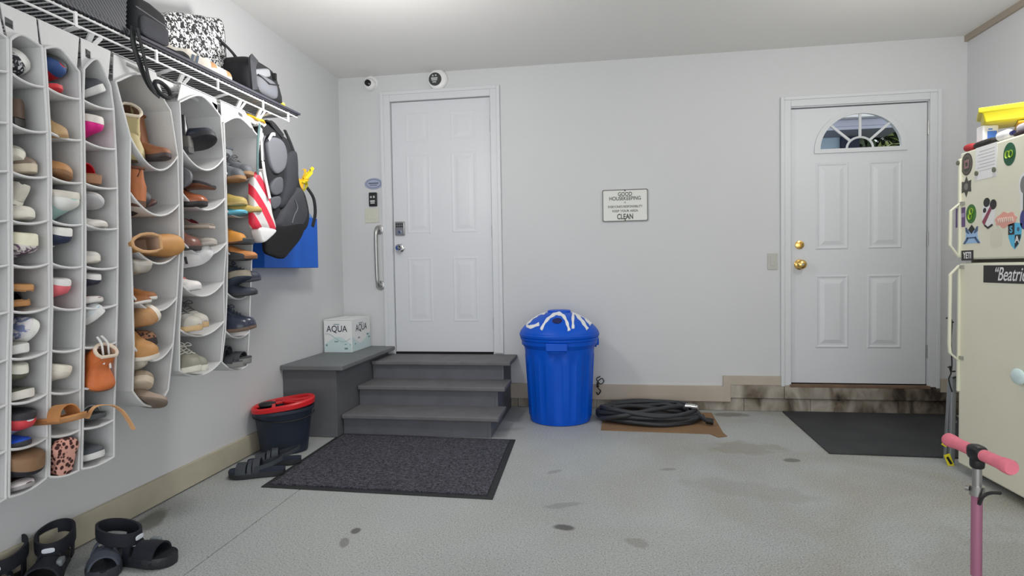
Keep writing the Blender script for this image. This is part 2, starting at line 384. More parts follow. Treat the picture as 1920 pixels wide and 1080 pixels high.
for i in range(2):
    for j in range(4): mb.box((-1.628+j*.0155,YD-.028,1.450+i*.019),(-1.617+j*.0155,YD-.0255,1.463+i*.019))
mb.build('keypad_button', M_black, kp); MB().lathe([(.0,.0),(.013,0),(.013,.006),(.011,.010),(0,.010)], (-1.6,YD-.021,1.413), 20, ax='y').build('key_cylinder', M_nickel, kp)
def knob(x,z,m,parent,r=.03):
    o = MB().lathe([(0,0),(r*1.12,0),(r*1.12,.004),(r*.95,.009),(r*.42,.012),(r*.36,.03),(r*.7,.038),(r,.052),(r*.96,.062),(r*.7,.07),(0,.072)], (x,YD,z), 28, ax='y').build('door_knob', m, parent)
    MB().lathe([(0,0),(.008,0),(.008,.004),(0,.004)], (x,YD-.0715,z), 16, ax='y').build('key_slot', M_steel, o)
    return o
knob(-1.6,1.283,M_nickel,dL,.030)

# right door with a fanlight
struct(casing(RX0-.008,RX1+.008,ER-.012,ER+2.045,.072).build('trim_5', M_trim, smooth=False, bevel=.003))
struct(MB().box((RX0-.02,YB,ER),(RX0-.006,YB+.14,ER+2.05)).box((RX1+.006,YB,ER),(RX1+.02,YB+.14,ER+2.05)).box((RX0-.02,YB,ER+2.038),(RX1+.02,YB+.14,ER+2.05)).build('trim_6', M_trim, smooth=False))
fan = [(FX+FRX*math.cos(PI*k/32), FZ+FRZ*math.sin(PI*k/32)) for k in range(33)]
dR = shape2d('door_2', [[(RX0,ER+.012),(RX1,ER+.012),(RX1,ER+2.03),(RX0,ER+2.03)], fan], .042, Mback(0,0,YD+.021), M_door); struct(dR)
for (a,b,c,d) in [(1.576,1.802,1.203,1.836),(1.935,2.160,1.203,1.836),(1.576,1.804,.477,1.015),(1.930,2.160,.477,1.015)]:
    panel_ring(MB(), a,b,c,d, YD, 1.1).build('door_panel', M_door, dR, smooth=False)
# fanlight frame, muntins, glass
fo_ = [(FX+(FRX+.028)*math.cos(PI*k/32), FZ+(FRZ+.022)*math.sin(PI*k/32)) for k in range(33)]; fo_ = [(fo_[0][0],FZ-.026)]+fo_+[(fo_[-1][0],FZ-.026)]
fi_ = [(FX+(FRX-.012)*math.cos(PI*k/32), FZ+.004+(FRZ-.016)*math.sin(PI*k/32)) for k in range(33)]
fr = shape2d('fanlight', [fo_, fi_], .014, Mback(0,0,YD-.006), M_trim, dR, bevel=.003)
mun = MB()
for a in (44,90,136):
    a = math.radians(a); p0 = Vector((FX+.085*math.cos(a), YD+.004, FZ+.004+.072*math.sin(a))); p1 = Vector((FX+(FRX-.005)*math.cos(a), YD+.004, FZ+(FRZ-.005)*math.sin(a)))
    mun.bar(p0,p1,.016,.012,(0,1,0))
mun.tube([(FX+.088*math.cos(PI*k/16), YD+.004, FZ+.004+.078*math.sin(PI*k/16)) for k in range(17)], .008, 8)
mun.build('muntin', M_trim, fr)
def glass(name, rough=0):
    m = bpy.data.materials.new(name); m.use_nodes = True; nt = m.node_tree; nt.nodes.remove(nt.nodes['Principled BSDF'])
    g = nt.nodes.new('ShaderNodeBsdfGlass'); g.inputs['IOR'].default_value = 1.1; g.inputs['Roughness'].default_value = rough; g.inputs['Color'].default_value = (.97,.99,1,1)
    nt.links.new(g.outputs[0], nt.nodes['Material Output'].inputs[0]); return m
shape2d('glass_pane', [fan], .004, Mback(0,0,YD+.022), glass('clear_glass'), fr)
for z in (2.055,1.262,.455): hinge(RX1+.003, z, dR)
knob(1.466,1.096,M_brass,dR,.034)
o = MB().lathe([(0,0),(.032,0),(.030,.010),(.022,.013),(0,.013)], (1.466,YD,1.241), 24, ax='y').build('deadbolt', M_brass, dR)
MB().box((1.462,YD-.03,1.227),(1.470,YD-.012,1.255)).build('thumb_turn', M_brass, o)
struct(MB().box((RX0-.02,YB-.02,ER-.018),(RX1+.02,YB+.14,ER+.004)).build('trim_7', mat('worn_wood_sill',(98,78,62),.7,k=1.5,var=.2,vscale=9), smooth=False, bevel=.003))
struct(MB().box((RX0-.006,YB+.01,ER+.004),(RX1+.006,YB+.05,ER+.0125)).build('trim_8', M_darkgap, smooth=False))

# outside, seen through the fanlight --------------------------------
M_siding = mat('pale_blue_siding', (150,165,200), .8, k=1.9)
nb = thing('neighbouring_house', 'pale blue house wall with white eave seen through the fanlight', 'house', (0,0,0))
mb = MB()
for i in range(16): mb.box((.5,7.2,.0+i*.159),(2.74,7.3-.012,.153+i*.159)).box((.5,7.19,.153+i*.159),(2.74,7.3,.159+i*.159))
mb.build('wall', M_siding, nb, smooth=False)
M_fasc = mat('grey_fascia',(150,152,166),.7,k=1.5)
MB().box((.5,6.64,2.545),(3.25,7.3,2.56)).build('soffit', mat('grey_soffit',(120,120,134),.8,k=1.3), nb, smooth=False)
MB().box((.5,6.60,2.535),(3.25,6.64,2.60)).box((.5,6.59,2.50),(3.25,6.605,2.53)).build('fascia', M_fasc, nb, smooth=False)
MB().box((2.45,6.54,2.615),(2.93,6.63,2.645)).build('gutter', mat('white_gutter',(240,240,244),.5,k=1.3), nb, smooth=False)
MB().prism([(6.62,2.645),(7.3,2.95),(7.3,2.90),(6.62,2.60)], .5, 3.25, 'yz').build('roof', M_fasc, nb, smooth=False)
MB().box((2.74,7.15,.4),(2.93,7.28,2.54)).build('shutter', mat('navy_shutter',(44,50,74),.7,k=1.2), nb, smooth=False)
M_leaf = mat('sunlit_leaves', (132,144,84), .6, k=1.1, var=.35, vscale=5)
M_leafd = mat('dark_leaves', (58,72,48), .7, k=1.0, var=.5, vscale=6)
def bush(c, r, n, label, seed, ml=None):
    rnd = random.Random(seed); root = thing('shrub', label, 'shrub', (c[0],c[1],-.05)); mb = MB()
    for i in range(n):
        a = rnd.uniform(0,2*PI); b = rnd.uniform(-1,1); rr = r*rnd.uniform(.6,1)
        p = Vector((math.cos(a)*math.sqrt(1-b*b)*rr, math.sin(a)*math.sqrt(1-b*b)*rr*.7, c[2]+.05+b*rr*1.1))
        M = Matrix.Translation(p) @ Euler((rnd.uniform(-1,1),rnd.uniform(-1,1),rnd.uniform(0,6))).to_matrix().to_4x4()
        s = rnd.uniform(.05,.09)*(1 if r < 1 else 2.0); vs = [M@Vector(q) for q in ((-s,0,0),(-s*.3,s*.4,.01),(s,0,0),(-s*.3,-s*.4,.01))]
        mb.add(vs, [(0,1,2,3)])
    mb.build('foliage', ml or M_leaf, root, smooth=False)
    MB().tube([(0,0,0),(.03,.02,c[2]*.5),(0,0,c[2])], [.05,.04,.02], 8).build('trunk', mat('bark',(80,66,50),.9), root)
bush((3.62,7.6,2.40), .30, 85, 'sunlit yellow green shrub at the right of the fanlight view', 3)
bush((4.6,9.4,2.2), 1.7, 5200, 'dark green hedge tree behind the sunlit shrub in the fanlight', 5, M_leafd)


# ================================================================== stairs, bench, mats
M_step = mat('charcoal_stair_paint', (76,77,82), .62, k=1.72, var=.08, vscale=10, bump=.08, bscale=30)
M_tread = mat('worn_charcoal_tread_paint', (84,83,85), .6, k=1.72, var=.12, vscale=7, bump=.1, bscale=30)
st = thing('staircase', 'charcoal painted wooden steps below the left white door', 'steps', (-1.19,4.1,0))
def rel(o): o.location -= Vector(o.parent.location); return o
SX0, SX1 = -1.716, -.705
for i,(yr,zt) in enumerate([(3.685,.142),(3.955,.282),(4.215,.418)]):
    rel(MB().box((SX0,yr,zt-.142 if i else 0.001),(SX1-.021,yr+.02,zt-.03)).build('riser', M_step, st, smooth=False))
    yb = [3.975,4.235,YB-.002][i]; xr = -.650
    rel(MB().box((SX0-.0,yr-.033,zt-.030),(xr,yb,zt)).build('tread', M_tread, st, smooth=False, bevel=.007))
sd = MB().prism([(3.685,.001),(YB-.002,.001),(YB-.002,.387),(4.215,.387),(4.215,.251),(3.955,.251),(3.955,.111),(3.685,.111)], SX1-.02, SX1, 'yz')
rel(sd.build('side_panel', M_step, st, smooth=False))
be = thing('storage_bench', 'charcoal painted boxed-in bench against the left wall beside the steps', 'bench', (-1.9,4.1,0))
rel(MB().box((XL+.001,3.600,.001),(-1.722,YB-.002,.449)).build('body', mat('bench_charcoal_paint',(78,79,82),.65,k=1.62,var=.06,vscale=5), be, smooth=False, bevel=.003))
rel(MB().box((XL+.001,3.565,.450),(-1.662,YB-.002,.482)).build('top_board', mat('bench_top_paint',(92,95,96),.5,k=1.5,var=.07,vscale=6), be, smooth=False, bevel=.006))

M_carpet = pattern('looped_charcoal_carpet','noise',(28,28,34),(74,74,82),75,.95,.42,.66)
M_rub = mat('black_rubber', (34,35,38), .75, k=1.2)
mt = thing('entrance_mat', 'dark flecked carpet mat with rubber border at the foot of the charcoal steps', 'mat', (0,0,0))
mx = [(-1.735,3.682),(-.541,3.655),(-.512,2.685),(-1.722,2.715)]
MB().prism(mx, 0.0005, .005, 'xy').build('rubber_border', M_rub, mt, smooth=False, bevel=.002)
cx = sum(p[0] for p in mx)/4; cy = sum(p[1] for p in mx)/4
MB().prism([(p[0]-math.copysign(.035,p[0]-cx), p[1]-math.copysign(.035,p[1]-cy)) for p in mx], .0051, .011, 'xy').build('carpet_pile', M_carpet, mt, smooth=False)
rm = MB().prism([(1.335,4.545),(1.300,3.555),(2.2,3.53),(2.5,4.545)], .0005, .010, 'xy').build('rubber_mat', mat('dusty_black_rubber',(48,49,52),.7,k=1.15,var=.25,vscale=4,bump=.15,bscale=25), smooth=False, bevel=.003)
tag(rm, 'plain black rubber mat in front of the right white door', 'mat')
cb = MB().prism([(.0,3.93),(.70,3.905),(.74,3.83),(.80,3.86),(.79,3.93),(.815,4.47),(.02,4.50)], .0005, .005, 'xy').build('cardboard_sheet', mat('brown_cardboard',(122,95,68),.85,k=1.3,var=.12,vscale=5), smooth=False)
tag(cb, 'flat brown cardboard sheet under the coiled black hose', 'cardboard')
tb = None

# ------------------------------------------------------------------ hose
M_hose = mat('black_corrugated_hose', (44,46,50), .5, k=1.2)
rnd = random.Random(4); pts = []
hc = Vector((.325,4.235)); N = 9
for k in range(N*14):
    a = 2*PI*k/14; lp = k//14; u = k/14
    ra = .350+.028*math.sin(lp*2.3)+rnd.uniform(-.008,.008); rb = .205+.022*math.cos(lp*1.7)+rnd.uniform(-.006,.006)
    ox = .012*math.sin(lp*1.3); oy = .02*math.cos(lp*2.1)
    z = .022+.0085*(lp%5)*2+.012*math.sin(a*2+lp*1.9)+.004*math.sin(3*a+lp)
    pts.append((hc.x+ox+ra*math.cos(a+lp*.12)*(1-.06*(lp%3))*.97+.012, hc.y+oy+rb*math.sin(a+lp*.12)*(1-.10*(lp%3)), max(.0215,z)))
pts += [(.55,4.28,.10),(.64,4.20,.075),(.71,4.12,.04),(.745,4.10,.03)]
ho = thing('coiled_hose', 'thick black hose coiled on a cardboard sheet beside the blue trash can', 'hose', (.36,4.235,0))
sp = smooth_path(pts, 5)
mb = MB(); mb.tube(sp, .0160, 9); rel(mb.build('hose', M_hose, ho))
mb = MB(); mb.tube(smooth_path([(.0,4.12,.03),(.15,4.04,.075),(.34,4.10,.10),(.54,4.22,.105),(.64,4.34,.06)],6), .0165, 9); rel(mb.build('hose', M_hose, ho))
rel(plab(MB().tube([(.59,4.18,.115),(.65,4.15,.118)], .021, 12).tube([(.65,4.15,.118),(.665,4.143,.118)], .017, 12).build('coupling', M_nickel, ho), 'shiny metal coupling'))
rel(MB().tube([(.715,4.115,.036),(.76,4.10,.032)], .022, 10).build('hose_end', M_black, ho))

# ------------------------------------------------------------------ trash can
M_blue = mat('glossy_blue_plastic', (0,74,180), .42, k=1.35, var=.05, vscale=4, spec=.28)
tc = thing('trash_can', 'blue ribbed plastic trash can with CAN painted in white on its domed lid', 'trash can', (-.292,4.215,0))
def ribbed(prof, seg=112, amp=.0035, nr=14):
    mb = MB(); rs = []
    for r,z,a in prof:
        rs.append([Vector((math.cos(2*PI*k/seg)*(r+a*amp*(1 if math.cos(nr*2*PI*k/seg)>0 else -1)), math.sin(2*PI*k/seg)*(r+a*amp*(1 if math.cos(nr*2*PI*k/seg)>0 else -1)), z)) for k in range(seg)])
    mb.rings(rs); return mb
cbod = ribbed([(.205,.001,0),(.218,.004,0),(.222,.03,.3),(.224,.04,1),(.234,.25,1),(.243,.42,1),(.246,.475,1),(.247,.49,0),(.250,.515,0),(.252,.53,0),(.262,.545,0),(.272,.56,0),(.274,.585,0),(.281,.59,0),(.283,.605,0),(.278,.610,0),(.270,.612,0)]).build('can_body', M_blue, tc, angle=25)
lidp = [(.270,.606),(.287,.612),(.289,.628),(.284,.634),(.284,.640),(.279,.650),(.262,.672),(.235,.698),(.200,.724),(.16,.748),(.12,.766),(.08,.778),(.045,.784)]
lid = MB().lathe(lidp+[(.042,.775),(.0,.774)], seg=64).build('lid', M_blue, tc)
lidz = lambda r: interp(sorted([(a,b) for a,b in lidp[2:]]), r)
def lidp_at(x, z, h=.0):
    t = sorted([(b,a) for a,b in lidp[3:]]); r = interp(t, z) ; r = max(r, abs(x)+.001)
    return Vector((x, -math.sqrt(r*r-x*x), lidz(r)+h))
MB().rings([[lidp_at(.034*q*math.cos(2*PI*k/24), .730+.017*q*math.sin(2*PI*k/24), .003) for k in range(24)] for q in (1,.6,.15)]).build('lid_hole', mat('deep_blue_recess',(6,14,80),.6,k=1), lid)
MB().blob((0,.03,.783),(.085,.075,.012),.6,.7).build('lid_rib', M_blue, lid)
for a in (-90,30,150):
    M = Matrix.Rotation(math.radians(a),4,'Z')
    MB().box((.262,-.075,.530),(.288,.075,.585),M=M).box((.262,-.06,.515),(.278,.06,.53),M=M).build('grip', M_blue, tc, bevel=.006)
M_wpaint = mat('brushed_white_paint', (226,228,232), .6, k=1.2)
def stroke(px, wd=.0095):
    """paint stroke lying on the front of the dome, given in the photograph's pixels"""
    P = smooth_path([((x-1048)*.00371, .730-(y-598)*.00385, 0) for x,y in px], 6); mb = MB(); rs = []
    for i,p in enumerate(P):
        t = (P[min(i+1,len(P)-1)]-P[max(0,i-1)]).normalized(); n = Vector((-t.y,t.x,0)); row = []
        for s_,h in ((-1,.0),(-1,.005),(0,.006),(1,.005),(1,0)):
            q = p+n*(wd*s_*(.85+.2*math.sin(i*1.1))); row.append(lidp_at(q.x, q.y, h+.0015))
        rs.append(row)
    return mb.rings(rs)
stroke([(1022,586),(1008,590),(995,599),(988,608),(997,610),(1014,604)]).build('painted_letter', M_wpaint, lid)
stroke([(1019,613),(1027,599),(1038,590),(1049,587),(1060,592),(1067,603),(1071,614)]).build('painted_letter', M_wpaint, lid)
mb = stroke([(1078,611),(1077,598),(1076,584)]); m2 = stroke([(1077,585),(1085,592),(1095,602),(1104,614)]); m3 = stroke([(1091,588),(1100,597),(1110,608)])
mb.add(m2.v, m2.f); mb.add(m3.v, m3.f); mb.build('painted_letter', M_wpaint, lid)
# small black hose bib and cord behind the can on the wall
hb = thing('wall_faucet', 'small black tap with curled cord on the baseboard right of the blue can', 'tap', (-.02,YB-.03,.2))
MB().tube([(0,.008,0),(0,-.03,0),(0,-.045,-.02)], .010, 8).build('spout', M_black, hb)
MB().tube(smooth_path([(0,-.03,.02),(.03,-.03,.045),(.045,-.03,.02),(.02,-.03,-.0),(-.01,-.03,.04),(.02,-.03,.06)],4), .004, 6).build('cord', M_black, hb)
MB().tube(smooth_path([(.0,-.04,-.03),(.02,-.04,-.05),(.0,-.04,-.08),(-.01,-.04,-.06)],4), .005, 6).build('cord', M_black, hb)

# ------------------------------------------------------------------ aqua box
bx = thing('water_carton', 'white and pale teal carton of bottled water on the charcoal bench', 'box', (-1.88,4.22,.4825), (0,0,math.radians(0)))
Wb, Db, Hb = .225, .36, .25
M_ctn = mat('white_carton', (206,210,211), .6, k=1.45)
M_ctn2 = mat('pale_teal_print', (184,200,201), .6, k=1.35)
x0 = -2.085+1.88; y0 = 4.17-4.22
cbx = MB().box((x0,y0,0),(x0+Wb,y0+Db,Hb)).build('carton', M_ctn, bx, smooth=False, bevel=.002)
MB().box((x0+.002,y0-.001,Hb-.0055),(x0+Wb-.002,y0+.02,Hb-.004)).box((x0+.1,y0+.01,Hb-.0005),(x0+.103,y0+Db-.01,Hb+.0004)).build('flap_seam', mat('carton_seam',(120,122,120),.8), cbx, smooth=False)
def wave_poly(w_, h0, amp, flip): 
    return [(0,0),(w_,0)]+[(w_*(1-k/24), h0+amp*math.sin((k/24)*PI*1.6+flip)) for k in range(25)]
shape2d('printed_wave', [wave_poly(Wb-.008,.085,.03,-.9)], .0008, Mback(x0+.004,.004,y0-.0004), M_ctn2, cbx)
shape2d('printed_wave', [wave_poly(Db-.008,.09,.035,2.0)], .0008, Mpos(x0+Wb+.0004,y0+.004,.004), M_ctn2, cbx)
M_ink = mat('navy_ink', (40,52,70), .6, k=1); M_inkt = mat('grey_teal_ink', (110,140,146), .6, k=1.2)
text('AQUA', .068, Mback(x0+Wb*.47,.178,y0-.0008), M_ink, 'printed_word', cbx, .006, sx=.85)
MB().box((x0+Wb*.36,y0-.0012,.211),(x0+Wb*.56,y0-.0006,.217)).build('printed_line', M_inkt, cbx, smooth=False)
text('AQUA', .075, Mpos(x0+Wb+.0008,y0+.18,.175), M_ink, 'printed_word', cbx, .006)
MB().box((x0+Wb+.0006,y0+.13,.209),(x0+Wb+.0012,y0+.21,.215)).build('printed_line', M_inkt, cbx, smooth=False)
mb = MB()
for (u,v,a,b) in ((.10,.083,.03,.008),(.175,.062,.016,.006),(.178,.03,.026,.014),(.022,.055,.014,.014),(.21,.06,.004,.012)): mb.box((x0+u-a/2,y0-.0014,v-b/2),(x0+u+a/2,y0-.0006,v+b/2))
for (u,v,a,b) in ((.13,.10,.03,.012),(.30,.11,.04,.012),(.33,.085,.03,.014),(.06,.06,.02,.01)): mb.box((x0+Wb+.0006,y0+u-a/2,v-b/2),(x0+Wb+.0014,y0+u+a/2,v+b/2))
mb.build('printed_mark', M_inkt, cbx, smooth=False)
MB().tube([(x0+.01+ (Wb-.02)*k/20, y0-.001, .112+.03*math.sin(k/20*5.0+1.2)) for k in range(21)], .0012, 5).build('printed_line', M_inkt, cbx)

# ------------------------------------------------------------------ bucket
bk = thing('mop_bucket', 'oval dark navy bucket with a red wringer lid standing against the left wall', 'bucket', (-1.925,3.300,0), (0,0,math.radians(28)))
M_navy = mat('dark_navy_plastic', (32,40,54), .45, k=1.2, var=.05); M_red = mat('red_plastic', (190,26,32), .38, k=1.4)
def oval(rx, ry, z, n=40, dx=0, tilt=0):
    return [Vector((dx+rx*math.copysign(abs(math.cos(2*PI*k/n))**.85,math.cos(2*PI*k/n)), ry*math.copysign(abs(math.sin(2*PI*k/n))**.85,math.sin(2*PI*k/n)), z+tilt*math.cos(2*PI*k/n))) for k in range(n)]
MB().rings([oval(.125,.09,.001),oval(.135,.098,.006),oval(.147,.108,.10),oval(.162,.122,.225),oval(.170,.128,.250,tilt=.012),oval(.180,.136,.252,tilt=.012),oval(.180,.136,.270,tilt=.012),oval(.166,.124,.270,tilt=.012),oval(.158,.116,.235,tilt=.01),oval(.14,.1,.10),oval(.12,.085,.02)]).build('bucket_body', M_navy, bk)
MB().rings([oval(.166,.124,.272,tilt=.018),oval(.182,.139,.276,tilt=.020),oval(.184,.141,.300,tilt=.024),oval(.176,.134,.308,tilt=.024),oval(.150,.108,.304,tilt=.024),oval(.148,.106,.285,tilt=.02)], closed=True).build('wringer_ring', M_red, bk)
wr = MB(); wr.bar((-.165,-.0,.286),(.165,.02,.315),.03,.012); wr.bar((-.05,-.118,.295),(-.06,.118,.295),.022,.012)
wr.rings([[Vector((.065+.07*rr*math.cos(a*PI/12), .055*rr*math.sin(a*PI/12), .300+zz)) for a in range(24)] for rr,zz in ((1,.0),(1.0,.012),(.8,.012),(.72,-.02),(.8,-.02))], closed=True)
wr.build('wringer_basket', M_red, bk, bevel=.003)
MB().blob((-.09,.01,.292),(.055,.04,.018),.8,.8).build('wringer_foot', M_black, bk)
MB().tube([Vector((.176*math.cos(a), .13*math.sin(a)-.0, .238-.03*abs(math.sin(a)))) for a in [PI+PI*k/16 for k in range(17)]], .004, 6).build('handle', M_black, bk)

# ------------------------------------------------------------------ wall things round the left door
def dome(x,z,r,label,name,cat,dark=True):
    t = thing(name, label, cat, (x,YB,z)); return t
cd = thing('security_camera', 'small white dome camera with black lens above left corner of the left door', 'camera', (-1.82,YB,2.607))
MB().lathe([(0,0),(.062,0),(.062,.012),(.054,.02),(0,.02)], (.0,0,.012), 28, ax='y').build('base_plate', M_whitep, cd)
hd = MB().blob((.01,-.05,-.008),(.048,.055,.048),1,1,24,14).build('camera_head', M_whitep, cd)
MB().lathe([(0,.0),(.026,0),(.024,.014),(.012,.02),(0,.022)], (.014,-.094,-.010), 24, ax='y').build('lens', mat('black_lens',(12,12,14),.15,k=1), hd)
ws = thing('smoke_alarm', 'round white alarm with a dark printed disc above the left door', 'alarm', (-1.255,YB,2.612))
MB().lathe([(0,0),(.080,0),(.081,.02),(.076,.034),(.064,.042),(0,.044)], (0,0,0), 36, ax='y').build('housing', M_whitep, ws)
dd = MB().lathe([(0,0),(.052,0),(.050,.006),(0,.008)], (-.014,-.043,-.002), 32, ax='y').build('printed_disc', mat('dark_grey_disc',(52,54,54),.5,k=1.2), ws)
M_lg = mat('light_grey_print', (170,172,172), .5, k=1.3)
mb = MB()
for (u,v,a,b) in ((-.016,.024,.012,.012),(.008,.026,.014,.010),(-.004,.004,.052,.012),(-.004,-.010,.046,.010),(-.004,-.026,.03,.008)): mb.box((-.014+u-a/2,-.0525,v-b/2),(-.014+u+a/2,-.050,v+b/2))
mb.build('printed_mark', M_lg, dd, smooth=False)
ov = thing('oval_plaque', 'small blue grey oval plaque on the wall left of the left door', 'plaque', (-1.815,YB,1.812))
MB().rings([[Vector((.078*s*math.cos(2*PI*k/36), -y, .046*s*math.sin(2*PI*k/36))) for k in range(36)] for s,y in ((1,.0005),(1,.004),(.95,.006),(.86,.006),(.84,.0045),(.02,.0045))]).build('plaque', mat('blue_grey_enamel',(138,146,166),.4,k=1.5), ov)
MB().box((-.042,-.0058,-.002),(.042,-.0046,.008)).box((-.03,-.0058,-.016),(.03,-.0046,-.010)).build('printed_line', mat('slate_lettering',(84,92,112),.6,k=1.2), ov, smooth=False)
MB().tube([(.062*math.cos(2*PI*k/30),-.0055,.034*math.sin(2*PI*k/30)) for k in range(30)], .0016, 5, closed=True).build('border_line', mat('slate_lettering',(84,92,112),.6), ov)
rc = thing('garage_remote', 'black wall remote with two white button marks below the oval plaque', 'remote', (-1.820,YB,1.683))
MB().box((-.034,-.022,-.056),(.034,-.0005,.056)).build('case', M_black, rc, bevel=.006)
mb = MB().box((-.019,-.025,.010),(-.006,-.0215,.026)).box((.006,-.025,.010),(.019,-.0215,.028)).box((-.02,-.025,-.022),(.02,-.0215,-.008)).box((-.018,-.0245,-.036),(.018,-.0215,-.026))
mb.build('button', M_lg, rc, smooth=False)
def switch(x,z,label,w_,h_,n,m):
    t = thing('light_switch', label, 'light switch', (x,YB,z)); MB().box((-w_/2,-.006,-h_/2),(w_/2,-.0005,h_/2)).build('cover_plate', m, t, bevel=.002)
    for i in range(n):
        xx = (i-(n-1)/2)*.046; MB().box((xx-.0165,-.0085,-.033),(xx+.0165,-.0055,.033)).build('rocker', m, t, bevel=.002)
    return t
switch(-1.836,1.553,'almond double rocker light switch above the steel grab bar',.118,.118,2,mat('almond_plastic',(186,186,174),.5,k=1.3))
switch(1.273,1.122,'small grey single light switch left of the right door',.072,.122,1,mat('grey_almond_plastic',(158,158,152),.5,k=1.5))
gb = thing('grab_bar', 'vertical stainless steel grab bar on the wall beside the left door', 'grab bar', (-1.778,YB,1.21))
MB().tube(smooth_path([(.0,-.004,.222),(0,-.035,.232),(-.006,-.055,.20),(-.008,-.058,.12),(-.006,-.058,-.12),(-.002,-.055,-.20),(.004,-.035,-.232),(.004,-.004,-.228)],6), .016, 14).build('bar', M_steel, gb)
for z in (.225,-.23): MB().lathe([(0,0),(.038,0),(.037,.010),(.026,.014),(0,.014)], (.002,-.0005,z), 28, ax='y').build('flange', M_steel, gb)
# sign
sg = thing('housekeeping_sign', 'white rectangular housekeeping sign with black lettering on the back wall', 'sign', (.2015,YB,1.57))
def rrect(w_,h_,r,n=6):
    out = []
    for cx_,cy_,a0 in ((w_/2-r,h_/2-r,0),(-w_/2+r,h_/2-r,90),(-w_/2+r,-h_/2+r,180),(w_/2-r,-h_/2+r,270)):
        for k in range(n+1):
            a = math.radians(a0+90*k/n); out.append((cx_+r*math.cos(a), cy_+r*math.sin(a)))
    return out
shape2d('sign_board', [rrect(.345,.246,.014)], .004, Mback(0,0,-.010), mat('sign_white',(186,187,182),.4,k=1.55), sg)
M_sink = mat('sign_ink', (58,64,62), .6, k=1.1)
shape2d('border_line', [rrect(.343,.244,.013), rrect(.330,.231,.010)], .001, Mback(0,0,-.0126), mat('sign_border_ink',(96,98,96),.6,k=1.2), sg)
MB().lathe([(0,0),(.005,0),(.005,.012),(0,.012)], (.0,-.0,.112), 12, ax='y').lathe([(0,0),(.005,0),(.005,.012),(0,.012)], (.0,-.0,-.112), 12, ax='y').build('screw', M_steel, sg)
for s_,sz,z,bd,sx_ in (('GOOD',.042,.085,.012,.82),('HOUSEKEEPING',.040,.052,.010,.84),('IS',.018,.022,.01,.9),("EVERYONE'S RESPONSIBILITY",.0250,-.010,.006,.80),('KEEP YOUR AREA',.0250,-.043,.006,.98),('CLEAN',.056,-.087,.022,.70)):
    text(s_, sz, Mback(0,z,-.0128), M_sink, 'lettering', sg, bd, sx=sx_)

# ------------------------------------------------------------------ fridge
GX = 1.85; GY1, GY0 = 3.338, 2.585; GT = 1.655
M_frg = mat('almond_enamel', (206,204,186), .38, k=1.35, var=.02, vscale=3, bump=.05, bscale=150)
fg = thing('refrigerator', 'old almond refrigerator covered in stickers against the right wall', 'fridge', (2.2,2.96,0))
rel(MB().box((GX+.062,GY0+.002,.045),(2.555,GY1-.002,GT-.005)).build('cabinet', M_frg, fg, smooth=False, bevel=.006))
rel(MB().box((GX+.085,GY0+.02,.001),(2.52,GY1-.02,.045)).build('kick_plate', M_black, fg, smooth=False))
rel(MB().box((GX+.05,GY0+.012,.05),(GX+.064,GY1-.012,GT-.015)).build('door_gasket', mat('grey_gasket',(110,108,98),.8,k=1.2), fg, smooth=False))
frd = []
for nm,z0,z1 in (('refrigerator_door',.040,1.090),('freezer_door',1.106,GT)):
    d = rel(MB().box((GX,GY0,z0),(GX+.05,GY1,z1)).build(nm, M_frg, fg, smooth=True, bevel=.010)); frd.append(d)
M_hnd = mat('cream_handle', (200,199,180), .4, k=1.4)
def fhandle(parent, zs, ztrim):
    mb = MB(); yh = GY1-.012
    P = [Vector((x,yh,z)) for x,z in zs]; rs = []
    for i,p in enumerate(P):
        rs.append([p+Vector((dx,dy,0)) for dx,dy in ((-.007,-.008),(.007,-.008),(.007,.008),(-.007,.008))])
    mb.rings(rs); mb.box((GX-.012,yh-.008,ztrim[0]),(GX+.002,yh+.010,ztrim[1]))
    o = mb.build('handle', M_hnd, fg, smooth=False, bevel=.005); rel(o); 
    return o
h1 = fhandle(fg, [(GX-.002,1.40),(GX-.048,1.36),(GX-.050,1.18),(GX-.004,1.115)], (1.115,GT-.03))
h2 = fhandle(fg, [(GX-.004,1.080),(GX-.048,1.03),(GX-.050,.66),(GX-.046,.62),(GX-.002,.58)], (.42,1.08))
for z in (1.395,.60,1.07): rel(MB().box((GX-.010,GY1-.045,z-.008),(GX+.001,GY1-.02,z+.008)).build('handle_cap', M_steel, fg, smooth=False))
def sticker(px, py, label, cat, name, build, S_=(.80,.86)):
    p = at(px,py,0,GX); t = thing(name, label, cat, (GX-.0006,p.y,p.z)); build(t); t.scale = (1,S_[0],S_[1]); return t
def disc(rw,rh,m,t,x=0.,z=0.,off=0,name='sticker_face',n=32): return shape2d(name, [[(x+rw*math.cos(2*PI*k/n), z+rh*math.sin(2*PI*k/n)) for k in range(n)]], .0009, Mneg(-off,0,0), m, t)
M_dgreen = mat('dark_green_vinyl',(24,84,56),.4,k=1.3); M_lime = mat('lime_vinyl',(160,190,60),.4,k=1.3); M_mgreen = mat('mid_green_vinyl',(52,104,44),.4,k=1.3)
def loops(t, m, s=1., rot=0, off=.0016):
    mb = MB()
    for sgn in (-1,1): mb.tube([(-off, -(sgn*.016*math.cos(rot)+.016*math.cos(2*PI*k/16))*s, (sgn*.016*math.sin(rot)+.018*math.sin(2*PI*k/16))*s) for k in range(16)], .0042*s, 6, closed=True, sq=.4)
    return mb.build('printed_mark', m, t)
def b1(t): disc(.062,.066,M_dgreen,t); loops(t,M_lime,1.1)
sticker(1893,289,'green oval sticker with pale green loops near top right of the fridge','sticker','round_sticker',b1,(.65,.79))
def b2(t): disc(.050,.056,M_mgreen,t); loops(t,M_lime,.95,1.2)
sticker(1821,401,'green oval sticker with pale figure beside the purple square sticker','sticker','round_sticker',b2)
